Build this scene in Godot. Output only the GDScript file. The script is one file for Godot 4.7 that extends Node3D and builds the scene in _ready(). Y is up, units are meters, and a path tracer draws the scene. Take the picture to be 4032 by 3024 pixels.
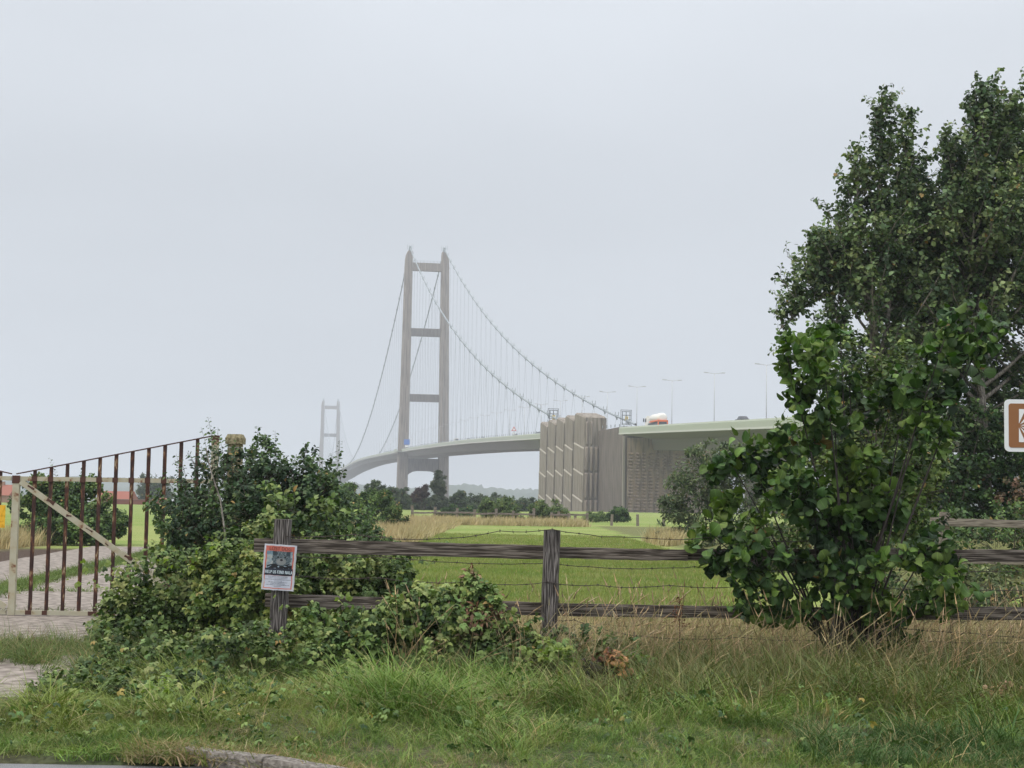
extends Node3D

# ---------------------------------------------------------------- helpers
var rng := RandomNumberGenerator.new()
var used := {}
var M := {}
var ORD := ["first", "second", "third", "fourth", "fifth", "sixth", "seventh", "eighth", "ninth", "tenth"]
var BRIDGE_AT := Vector3(-56.7, 0, -1000)
var BRIDGE_TURN := 0.15927
var bridge: Node3D
var leaf_age := PackedFloat32Array()   # how far along its shoot each leaf stands
var size_range := Vector2(0.55, 1.15)


func numbered(called: String) -> String:
	if not used.has(called):
		used[called] = 0
		return called
	used[called] += 1
	return "%s_%03d" % [called, used[called]]


func tag(o: Node, label: String, category: String, group := "", kind := "") -> Node:
	if label: o.set_meta("label", label)
	if category: o.set_meta("category", category)
	if group: o.set_meta("group", group)
	if kind: o.set_meta("kind", kind)
	return o


func thing(called: String, label: String, category: String, at := Vector3.ZERO, turn := 0.0, group := "") -> Node3D:
	var o := Node3D.new()
	o.name = numbered(called)
	add_child(o)
	o.position = at
	o.rotation.y = turn
	tag(o, label, category, group)
	return o


func begin() -> SurfaceTool:
	var st := SurfaceTool.new()
	st.begin(Mesh.PRIMITIVE_TRIANGLES)
	st.set_smooth_group(-1)
	return st


func commit(st: SurfaceTool) -> ArrayMesh:
	st.generate_normals()
	return st.commit()


func part(called: String, mesh: Mesh, mat: Material, parent: Node = null, xf := Transform3D()) -> MeshInstance3D:
	var o := MeshInstance3D.new()
	o.mesh = mesh
	o.material_override = mat
	o.transform = xf
	if parent == null:
		o.name = numbered(called)
		add_child(o)
	else:
		var n := 0
		o.name = called
		while parent.has_node(NodePath(o.name)):
			n += 1
			o.name = "%s_%03d" % [called, n]
		parent.add_child(o, true)
	return o


# many parts of one parent: keeps its own counter, which is quicker than has_node
func pieces(called: String, mesh: Mesh, mat: Material, parent: Node, xfs: Array, first := 0) -> void:
	var n := first
	for xf in xfs:
		var o := MeshInstance3D.new()
		o.mesh = mesh
		o.material_override = mat
		o.transform = xf
		o.name = called if n == 0 else "%s_%03d" % [called, n]
		parent.add_child(o, true)
		n += 1


func scatter(called: String, mesh: Mesh, mat: Material, xf: Array, cols: PackedColorArray, parent: Node = null) -> MultiMeshInstance3D:
	var mm := MultiMesh.new()
	mm.transform_format = MultiMesh.TRANSFORM_3D
	mm.use_colors = true
	mm.mesh = mesh
	mm.instance_count = xf.size()
	var buf := PackedFloat32Array()
	buf.resize(xf.size() * 16)
	var k := 0
	for i in xf.size():
		var t: Transform3D = xf[i]
		var b := t.basis
		buf[k] = b.x.x; buf[k + 1] = b.y.x; buf[k + 2] = b.z.x; buf[k + 3] = t.origin.x
		buf[k + 4] = b.x.y; buf[k + 5] = b.y.y; buf[k + 6] = b.z.y; buf[k + 7] = t.origin.y
		buf[k + 8] = b.x.z; buf[k + 9] = b.y.z; buf[k + 10] = b.z.z; buf[k + 11] = t.origin.z
		var c := cols[i]
		buf[k + 12] = c.r; buf[k + 13] = c.g; buf[k + 14] = c.b; buf[k + 15] = 1.0
		k += 16
	mm.buffer = buf
	var o := MultiMeshInstance3D.new()
	o.multimesh = mm
	o.material_override = mat
	o.set_meta("kind", "stuff")
	if parent == null:
		o.name = numbered(called)
		add_child(o)
	else:
		o.name = called
		parent.add_child(o, true)
	return o


func quad(st: SurfaceTool, a: Vector3, b: Vector3, c: Vector3, d: Vector3) -> void:
	st.add_vertex(a); st.add_vertex(b); st.add_vertex(c)
	st.add_vertex(a); st.add_vertex(c); st.add_vertex(d)


func box(st: SurfaceTool, c: Vector3, s: Vector3, b := Basis()) -> void:
	var h := s / 2
	var p := []
	for i in 8:
		p.append(c + b * Vector3(h.x if i & 1 else -h.x, h.y if i & 2 else -h.y, h.z if i & 4 else -h.z))
	quad(st, p[4], p[6], p[7], p[5])
	quad(st, p[1], p[3], p[2], p[0])
	quad(st, p[0], p[2], p[6], p[4])
	quad(st, p[5], p[7], p[3], p[1])
	quad(st, p[6], p[2], p[3], p[7])
	quad(st, p[0], p[4], p[5], p[1])


func box2(st: SurfaceTool, lo: Vector3, hi: Vector3) -> void:
	box(st, (lo + hi) / 2, hi - lo)


# rings of equal length joined into a skin, with caps
func skin(st: SurfaceTool, rings: Array, caps := true) -> void:
	for i in rings.size() - 1:
		var a: PackedVector3Array = rings[i]
		var b: PackedVector3Array = rings[i + 1]
		for j in a.size():
			var k := (j + 1) % a.size()
			quad(st, a[j], b[j], b[k], a[k])
	if caps:
		for e in [0, rings.size() - 1]:
			var r: PackedVector3Array = rings[e]
			for j in range(1, r.size() - 1):
				if e == 0:
					st.add_vertex(r[0]); st.add_vertex(r[j]); st.add_vertex(r[j + 1])
				else:
					st.add_vertex(r[0]); st.add_vertex(r[j + 1]); st.add_vertex(r[j])


func tube(st: SurfaceTool, path: Array, r0: float, r1: float, sides := 6, caps := true) -> void:
	st.set_smooth_group(0)
	var rings := []
	var n := path.size()
	for i in n:
		var d: Vector3 = (path[mini(i + 1, n - 1)] - path[maxi(i - 1, 0)]).normalized()
		var u := d.cross(Vector3(0, 0, 1) if absf(d.z) < 0.9 else Vector3(1, 0, 0)).normalized()
		var v := d.cross(u)
		var r := lerpf(r0, r1, float(i) / maxf(1, n - 1))
		var ring := PackedVector3Array()
		for j in sides:
			var a := TAU * j / sides
			ring.append(path[i] + (u * cos(a) + v * sin(a)) * r)
		rings.append(ring)
	skin(st, rings, caps)
	st.set_smooth_group(-1)


# a rough-sawn timber from a to b, w across (side), h along up, with worn edges
func timber(st: SurfaceTool, a: Vector3, b: Vector3, w: float, h: float, side: Vector3, jit: float, n := 10, bow := 0.0) -> void:
	var d := (b - a).normalized()
	side = (side - d * side.dot(d)).normalized()
	var up := side.cross(d).normalized()
	var rings := []
	for i in n + 1:
		var t := float(i) / n
		var c := a.lerp(b, t) + up * bow * 4 * t * (1 - t)
		var ring := PackedVector3Array()
		var ww := w / 2 * (1 + rng.randf_range(-jit, jit))
		var hh := h / 2 * (1 + rng.randf_range(-jit, jit))
		var e := 0.14
		for q in [[-1, -1 + e * 2], [-1 + e, -1], [1 - e, -1], [1, -1 + e * 2], [1, 1 - e * 2], [1 - e, 1], [-1 + e, 1], [-1, 1 - e * 2]]:
			var jj := 0.0 if i == 0 and false else jit * 0.6
			ring.append(c + side * ww * (q[0] + rng.randf_range(-jj, jj)) + up * hh * (q[1] + rng.randf_range(-jj, jj)))
		rings.append(ring)
	skin(st, rings)


func lin(r: float, g: float, b: float) -> Color:
	return Color(r, g, b).linear_to_srgb()


func vary(c: Color, amount: float, hue := 0.25) -> Color:
	var k := exp(rng.randf_range(-amount, amount))
	return Color(c.r * k * exp(rng.randf_range(-hue, hue) * 0.5), c.g * k, c.b * k * exp(rng.randf_range(-hue, hue) * 0.5))


func mix_of(list: Array) -> Color:
	return list[rng.randi() % list.size()]


# a noise picture between two or three linear colours
func noise_tex(w: int, h: int, sd: int, freq: float, stretch: float, ramp: Array, gain := 1.6, type := FastNoiseLite.TYPE_SIMPLEX_SMOOTH, octaves := 5) -> ImageTexture:
	var n := FastNoiseLite.new()
	n.seed = sd
	n.noise_type = type
	n.frequency = freq
	n.fractal_octaves = octaves
	var img := n.get_seamless_image(int(w / -stretch) if stretch < -1 else w, int(h / stretch) if stretch > 1 else h)
	if absf(stretch) > 1:
		img.resize(w, h, Image.INTERPOLATE_CUBIC)
	img.convert(Image.FORMAT_L8)
	var src := img.get_data()
	var out := PackedByteArray()
	out.resize(w * h * 3)
	var lut := []
	for i in 256:
		var v := clampf((i / 255.0 - 0.5) * gain + 0.5, 0, 1) * (ramp.size() - 1)
		var k := mini(int(v), ramp.size() - 2)
		lut.append((ramp[k] as Color).lerp(ramp[k + 1], v - k).linear_to_srgb())
	for i in w * h:
		var c: Color = lut[src[i]]
		out[i * 3] = int(clampf(c.r, 0, 1) * 255)
		out[i * 3 + 1] = int(clampf(c.g, 0, 1) * 255)
		out[i * 3 + 2] = int(clampf(c.b, 0, 1) * 255)
	return ImageTexture.create_from_image(Image.create_from_data(w, h, false, Image.FORMAT_RGB8, out))


func flat_mat(c: Color, rough := 0.8, metal := 0.0) -> StandardMaterial3D:
	var m := StandardMaterial3D.new()
	m.albedo_color = c.linear_to_srgb()
	m.roughness = rough
	m.metallic = metal
	return m


func tri_mat(tex: Texture2D, scale: Vector3, rough := 0.9, bump: Texture2D = null, bump_cm := 0.5, world := false) -> StandardMaterial3D:
	var m := StandardMaterial3D.new()
	m.albedo_texture = tex
	m.roughness = rough
	m.uv1_triplanar = true
	m.uv1_world_triplanar = world
	m.uv1_scale = scale
	m.metallic_specular = 0.35
	if bump:
		m.heightmap_enabled = true
		m.heightmap_texture = bump
		m.heightmap_scale = bump_cm
	return m


func leaf_mat(rough := 0.5, back := Color(0.35, 0.42, 0.12), tex: Texture2D = null) -> StandardMaterial3D:
	var m := StandardMaterial3D.new()
	m.vertex_color_use_as_albedo = true
	m.roughness = rough
	m.metallic_specular = 0.3
	m.backlight_enabled = true
	m.backlight = back
	if tex:
		m.albedo_texture = tex
	return m


func setup_view() -> void:
	var cam := Camera3D.new()
	cam.name = "camera"
	add_child(cam)
	cam.position = Vector3(0, 1.6, 0)
	cam.rotation = Vector3(deg_to_rad(4.25), 0, deg_to_rad(0.9))
	cam.fov = 27.894
	cam.near = 0.1
	cam.far = 8000
	cam.current = true
	# an overcast sky: brighter towards the zenith and towards the thin cloud on the left
	var w := 512
	var h := 256
	var img := Image.create(w, h, false, Image.FORMAT_RGBF)
	var n := FastNoiseLite.new()
	n.seed = 4
	n.frequency = 0.9
	n.fractal_octaves = 4
	for y in h:
		var el := PI / 2 - (y + 0.5) / h * PI
		for x in w:
			var az := (x + 0.5) / w * TAU
			var d := Vector3(-sin(az) * cos(el), sin(el), -cos(az) * cos(el))
			d = Vector3(sin(az - PI) * cos(el), sin(el), -cos(az - PI) * cos(el))
			var up := maxf(d.y, 0.0)
			var toward := maxf(0.0, d.dot(Vector3(-0.62, 0.48, -0.62)))
			var l := 0.595 + 0.30 * exp(-up / 0.075) + 0.22 * up + 1.7 * up * up + 0.44 * pow(toward, 3.0)
			l *= 1 + 0.11 * n.get_noise_3d(d.x * 1.6, d.y * 6, d.z * 1.6)
			var warm := clampf(l - 0.6, 0, 1)
			img.set_pixel(x, y, Color(l * lerpf(0.94, 0.975, warm), l * lerpf(1.0, 1.01, warm), l * lerpf(1.085, 1.06, warm)))
	var sky := Sky.new()
	var pan := PanoramaSkyMaterial.new()
	pan.panorama = ImageTexture.create_from_image(img)
	sky.sky_material = pan
	var env := Environment.new()
	env.background_mode = Environment.BG_SKY
	env.sky = sky
	env.tonemap_mode = Environment.TONE_MAPPER_LINEAR
	env.tonemap_exposure = 1.0
	env.sdfgi_enabled = true
	env.ssao_enabled = true
	env.ssil_enabled = true
	env.fog_enabled = true
	env.fog_density = 0.00038
	env.fog_light_color = Color(0.95, 0.975, 1.0)
	var we := WorldEnvironment.new()
	we.name = "environment"
	we.environment = env
	add_child(we)
	var sun := DirectionalLight3D.new()
	sun.name = "sun"
	sun.light_energy = 0.5
	sun.light_color = Color(1.0, 0.96, 0.9)
	sun.light_angular_distance = 14
	sun.shadow_enabled = true
	add_child(sun)
	sun.look_at_from_position(Vector3.ZERO, Vector3(0.55, -0.75, -0.25))


func setup_materials() -> void:
	var c1 := noise_tex(512, 512, 3, 0.012, 1, [Color(0.15, 0.128, 0.105), Color(0.215, 0.186, 0.155), Color(0.265, 0.232, 0.195)])
	var streak := noise_tex(512, 512, 5, 0.03, 8, [Color(0.15, 0.121, 0.098), Color(0.235, 0.193, 0.157), Color(0.3, 0.255, 0.21)], 1.8)
	M.concrete = tri_mat(c1, Vector3.ONE / 14.0)
	M.stained = tri_mat(streak, Vector3(1 / 12.0, 1 / 30.0, 1 / 12.0))
	M.fin = tri_mat(noise_tex(512, 512, 6, 0.022, 5, [Color(0.125, 0.103, 0.082), Color(0.205, 0.172, 0.137), Color(0.24, 0.205, 0.165), Color(0.285, 0.248, 0.205)], 1.9), Vector3(1 / 9.0, 1 / 26.0, 1 / 9.0))
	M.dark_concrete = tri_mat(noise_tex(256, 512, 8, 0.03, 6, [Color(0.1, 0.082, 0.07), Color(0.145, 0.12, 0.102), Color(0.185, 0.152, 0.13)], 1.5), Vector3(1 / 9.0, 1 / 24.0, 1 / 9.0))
	M.lit_ledge_tone = flat_mat(Color(0.4, 0.36, 0.3), 0.9)  # ledges: brightness of upward-facing concrete put into the colour
	M.strip = flat_mat(Color(0.27, 0.24, 0.2), 0.9)  # side-lit return edge, its light painted as a paler tone
	M.sage = flat_mat(Color(0.36, 0.39, 0.31), 0.6)
	M.pale_edge = flat_mat(Color(0.5, 0.5, 0.46), 0.7)
	M.girder = flat_mat(Color(0.2, 0.178, 0.145), 0.7)
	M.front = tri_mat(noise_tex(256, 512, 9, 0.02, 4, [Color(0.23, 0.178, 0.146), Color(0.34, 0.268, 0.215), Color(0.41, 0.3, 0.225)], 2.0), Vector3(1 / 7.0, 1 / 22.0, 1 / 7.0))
	M.steel = flat_mat(Color(0.27, 0.3, 0.31), 0.5, 0.2)
	M.dark_steel = flat_mat(Color(0.1, 0.11, 0.12), 0.5, 0.3)
	M.lamp_post = flat_mat(Color(0.5, 0.5, 0.5), 0.5)
	M.tarmac = tri_mat(noise_tex(512, 512, 21, 0.2, 1, [Color(0.09, 0.09, 0.095), Color(0.16, 0.16, 0.165), Color(0.24, 0.24, 0.24)], 2.2), Vector3.ONE * 1.2, 0.55, noise_tex(256, 256, 22, 0.25, 1, [Color.BLACK, Color.WHITE]), 0.6, true)
	M.slab = tri_mat(noise_tex(512, 512, 31, 0.03, 1, [Color(0.14, 0.116, 0.097), Color(0.225, 0.192, 0.163), Color(0.3, 0.258, 0.222)], 2.0), Vector3.ONE * 0.33, 0.85, noise_tex(256, 256, 32, 0.2, 1, [Color.BLACK, Color.WHITE]), 0.15, true)
	M.kerb = tri_mat(noise_tex(256, 256, 35, 0.06, 1, [Color(0.09, 0.078, 0.066), Color(0.17, 0.152, 0.132), Color(0.25, 0.225, 0.2)], 2.0), Vector3.ONE * 1.5, 0.9, noise_tex(256, 256, 32, 0.1, 1, [Color.BLACK, Color.WHITE]), 0.8, true)
	var wood := noise_tex(256, 512, 41, 0.07, 14, [Color(0.035, 0.03, 0.028), Color(0.15, 0.132, 0.123), Color(0.3, 0.272, 0.258)], 2.5)
	var woodh := noise_tex(256, 512, 42, 0.09, 16, [Color.BLACK, Color.WHITE], 2.2)
	M.post_wood = tri_mat(wood, Vector3(4.5, 1.3, 4.5), 0.85, woodh, 1.2)
	var woodx := noise_tex(1024, 256, 43, 0.035, -9, [Color(0.036, 0.028, 0.022), Color(0.092, 0.075, 0.062), Color(0.2, 0.17, 0.143)], 2.1)
	M.rail_wood = tri_mat(woodx, Vector3(0.55, 4.3, 4.3), 0.85, noise_tex(1024, 256, 44, 0.06, -12, [Color.BLACK, Color.WHITE], 2.0), 0.3)
	M.pale_rail = tri_mat(noise_tex(512, 256, 45, 0.04, -6, [Color(0.09, 0.075, 0.06), Color(0.19, 0.165, 0.135), Color(0.27, 0.235, 0.195)], 2.0), Vector3(0.8, 5, 5), 0.85)
	M.wire = flat_mat(Color(0.06, 0.045, 0.04), 0.7, 0.4)
	var rust := [Color(0.42, 0.4, 0.3), Color(0.4, 0.37, 0.27), Color(0.38, 0.33, 0.22), Color(0.17, 0.075, 0.04), Color(0.07, 0.032, 0.024)]
	M.gate_cream = tri_mat(noise_tex(256, 256, 51, 0.02, 1, [rust[0], rust[0], rust[1], rust[1], rust[2], rust[3]], 1.25), Vector3.ONE * 1.1, 0.6, null, 0, true)
	M.gate_rust = tri_mat(noise_tex(256, 256, 52, 0.02, 1, [Color(0.03, 0.016, 0.015), Color(0.04, 0.021, 0.018), Color(0.05, 0.025, 0.02), Color(0.065, 0.03, 0.022), Color(0.15, 0.065, 0.03), Color(0.36, 0.31, 0.2)], 1.2), Vector3(3, 0.9, 3), 0.7, null, 0, true)
	M.rust = flat_mat(Color(0.07, 0.028, 0.018), 0.85)
	M.stone = tri_mat(noise_tex(256, 256, 55, 0.04, 1, [Color(0.1, 0.09, 0.045), Color(0.22, 0.19, 0.11), Color(0.32, 0.28, 0.18)], 2.0), Vector3.ONE * 2.0, 0.9)
	M.bark = tri_mat(noise_tex(256, 512, 61, 0.04, 3, [Color(0.08, 0.07, 0.06), Color(0.21, 0.185, 0.16), Color(0.34, 0.31, 0.27)], 2.2), Vector3(2.5, 1.2, 2.5), 0.9)
	M.twig = flat_mat(Color(0.07, 0.055, 0.042), 0.85)
	M.dark_twig = flat_mat(Color(0.035, 0.027, 0.024), 0.85)
	M.leaf = leaf_mat(0.5, Color(0.45, 0.55, 0.15))
	M.far_leaf = leaf_mat(0.7, Color(0.2, 0.24, 0.08))
	M.grass = leaf_mat(0.6, Color(0.5, 0.58, 0.18))
	M.straw = leaf_mat(0.75, Color(0.3, 0.25, 0.15))
	# leaf print: pale midrib and side veins, mottled blade
	var vein := Image.create(64, 128, false, Image.FORMAT_RGB8)
	for y in 128:
		for x in 64:
			var u := absf(x - 31.5) / 31.5
			var s := absf(fposmod((y / 127.0 + u * 0.32) * 9.0, 1.0) - 0.5)
			var v := 0.8 + 0.2 * exp(-pow(u / 0.05, 2)) + 0.12 * exp(-pow(s / 0.1, 2)) - 0.05 * u
			v = clampf(v, 0, 1)
			vein.set_pixel(x, y, Color(v, v, v * 0.98))
	M.vein_leaf = leaf_mat(0.5, Color(0.5, 0.62, 0.14), ImageTexture.create_from_image(vein))


# ---------------------------------------------------------------- leaf and grass shapes
# a blade of leaf lying in xz, stalk at the origin, tip towards +z
func leaf_shape(length: float, width: float, outline: Array, fold: float, curl: float, twist := 0.0, into: SurfaceTool = null, xf := Transform3D()) -> ArrayMesh:
	var st := into if into else begin()
	st.set_smooth_group(0)
	var n := outline.size() - 1
	var l := []
	var c := []
	var r := []
	for i in n + 1:
		var t := float(i) / n
		var a := curl * t
		var mid := Vector3(0, -sin(a) * length * t * 0.5, cos(a) * length * t)
		var w: float = outline[i] * width / 2
		var tw := twist * t
		c.append([xf * mid, Vector2(0.5, t)])
		l.append([xf * (mid + Vector3(-w * cos(tw), w * fold - w * sin(tw), 0)), Vector2(0.5 - outline[i] / 2.0, t)])
		r.append([xf * (mid + Vector3(w * cos(tw), w * fold + w * sin(tw), 0)), Vector2(0.5 + outline[i] / 2.0, t)])
	for i in n:
		for tri in [[l[i], c[i], c[i + 1]], [l[i], c[i + 1], l[i + 1]], [c[i], r[i], r[i + 1]], [c[i], r[i + 1], c[i + 1]]]:
			if tri[0][0].is_equal_approx(tri[1][0]) or tri[1][0].is_equal_approx(tri[2][0]) or tri[0][0].is_equal_approx(tri[2][0]):
				continue
			for v in tri:
				st.set_uv(v[1])
				st.add_vertex(v[0])
	return null if into else commit(st)


# several leaflets on one stalk (bramble)
func leaflets_shape(count: int, size: float) -> ArrayMesh:
	var st := begin()
	for i in count:
		var a: float = [0.0, -1.15, 1.15, -1.9, 1.9][i]
		var s: float = [1.0, 0.85, 0.85, 0.65, 0.65][i] * size
		var b := Basis(Vector3.UP, a) * Basis(Vector3.RIGHT, 0.25)
		leaf_shape(s, s * 0.72, [0.05, 0.75, 1.0, 0.72, 0.36, 0.0], 0.28, 0.5, 0.0, st, Transform3D(b, Vector3(0, 0, size * (0.1 if i else 0.25))))
	return commit(st)


func tuft_shape(blades: int, height: float, spread: float, bend: float, width: float, sd: int, segs := 3) -> ArrayMesh:
	rng.seed = sd
	var st := begin()
	st.set_smooth_group(0)
	for i in blades:
		var a := rng.randf() * TAU
		var out := Vector3(cos(a), 0, sin(a))
		var base := Vector3(rng.randf_range(-1, 1), 0, rng.randf_range(-1, 1)) * spread
		var h := height * rng.randf_range(0.45, 1.1)
		var bd := bend * rng.randf_range(0.2, 1.3)
		var fa := rng.randf() * TAU
		var side := Vector3(cos(fa), 0, sin(fa)) * width / 2
		var prev := []
		for k in segs + 1:
			var t := float(k) / segs
			var p := base + Vector3.UP * h * (t - 0.35 * bd * t * t) + out * h * bd * t * t
			var w := side * (1.0 - t * t * 0.95)
			var now := [p - w, p + w]
			if k:
				if k == segs:
					st.add_vertex(prev[0]); st.add_vertex(prev[1]); st.add_vertex(p)
				else:
					quad(st, prev[0], prev[1], now[1], now[0])
			prev = now
	return commit(st)


# dry stalk with a seed head
func stalk_shape(n: int, height: float, bend: float, head: float, sd: int) -> ArrayMesh:
	rng.seed = sd
	var st := begin()
	for i in n:
		var a := rng.randf() * TAU
		var out := Vector3(cos(a), 0, sin(a))
		var base := Vector3(rng.randf_range(-1, 1), 0, rng.randf_range(-1, 1)) * 0.05
		var h := height * rng.randf_range(0.6, 1.1)
		var bd := bend * rng.randf_range(0.3, 1.3)
		var path := []
		for k in 6:
			var t := k / 5.0
			path.append(base + Vector3.UP * h * (t - 0.35 * bd * t * t) + out * h * bd * t * t)
		tube(st, path, 0.0028, 0.0015, 3, false)
		var d: Vector3 = (path[5] - path[4]).normalized()
		tube(st, [path[5] - d * head * 0.2, path[5] + d * head * 0.3, path[5] + d * head], head * 0.09, 0.001, 4, false)
	return commit(st)


# ---------------------------------------------------------------- plants
# shoots that grow out of ellipsoids; returns [twig paths, leaf transforms, outwardness]
func shoots_in(blobs: Array, count: int, per: int, size: float, jitter := 0.35, up_bias := 0.35, wind := Vector3.ZERO) -> Array:
	var twigs := []
	var leaves := []
	var total := 0.0
	for b in blobs:
		total += pow(b[1].x * b[1].y * b[1].z, 0.75)
	for b in blobs:
		var c: Vector3 = b[0]
		var r: Vector3 = b[1]
		var n := int(count * pow(r.x * r.y * r.z, 0.75) / total) + 1
		for i in n:
			var d := Vector3(rng.randfn(), rng.randfn() + 0.15, rng.randfn()).normalized()
			var tip := c + d * r * rng.randf_range(0.7, 1.08)
			var start := c + d * r * rng.randf_range(0.05, 0.45) - Vector3(0, r.y * 0.22, 0)
			if tip.y < 0.03: tip.y = 0.03 + rng.randf() * 0.1
			if start.y < 0.02: start.y = 0.02
			var mid := start.lerp(tip, 0.55) + Vector3(rng.randfn(), rng.randfn(), rng.randfn()) * r * 0.08 - Vector3(0, r.y * 0.06, 0)
			var path := []
			for k in 5:
				var t := k / 4.0
				path.append(start.lerp(mid, t).lerp(mid.lerp(tip, t), t))
			twigs.append(path)
			leaves_along(path, per, size, jitter, up_bias, wind, leaves)
	return [twigs, leaves]


func leaves_along(path: Array, per: int, size: float, jitter: float, up_bias: float, wind: Vector3, leaves: Array, from := 0.25) -> void:
	var n := path.size() - 1
	var spin := rng.randf() * TAU
	for k in per:
		var t := lerpf(from, 1.0, (k + rng.randf()) / per)
		var f := t * n
		var i := mini(int(f), n - 1)
		var p: Vector3 = path[i].lerp(path[i + 1], f - i)
		var d: Vector3 = (path[i + 1] - path[i]).normalized()
		spin += 2.4
		var u := d.cross(Vector3(0.31, 0.9, 0.2)).normalized()
		var out := u * cos(spin) + d.cross(u) * sin(spin)
		var dir := (out + d * 0.55 + wind + Vector3(0, -0.25, 0) + Vector3(rng.randfn(), rng.randfn(), rng.randfn()) * jitter).normalized()
		var nrm := (Vector3.UP * up_bias + out * 0.25 + Vector3(rng.randfn(), rng.randfn(), rng.randfn()) * jitter + Vector3(0, 0.35, 0.25))
		var x := nrm.cross(dir).normalized()
		if x.length() < 0.5:
			x = Vector3.RIGHT
		var y := dir.cross(x).normalized()
		var s := size * rng.randf_range(size_range.x, size_range.y) * (1.0 if t < 0.85 else 0.75)
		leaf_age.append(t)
		leaves.append(Transform3D(Basis(x * s, y * s, dir * s), p + out * size * 0.15))


func twig_mesh(twigs: Array, r0: float, r1: float, sides := 4) -> ArrayMesh:
	var st := begin()
	for p in twigs:
		tube(st, p, r0, r1, sides, false)
	return commit(st)


# clumped colours: neighbouring leaves share a tone
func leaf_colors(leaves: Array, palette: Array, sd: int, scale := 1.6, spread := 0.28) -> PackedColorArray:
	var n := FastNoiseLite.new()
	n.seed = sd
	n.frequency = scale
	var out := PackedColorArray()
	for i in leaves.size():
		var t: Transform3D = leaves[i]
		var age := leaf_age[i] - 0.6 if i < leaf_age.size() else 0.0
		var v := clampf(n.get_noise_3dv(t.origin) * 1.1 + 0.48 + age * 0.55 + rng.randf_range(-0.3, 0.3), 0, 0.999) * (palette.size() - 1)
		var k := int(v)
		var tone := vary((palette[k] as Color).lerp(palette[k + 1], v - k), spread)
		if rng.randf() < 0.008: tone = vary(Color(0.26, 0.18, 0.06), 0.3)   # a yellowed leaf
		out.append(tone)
	return out


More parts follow.
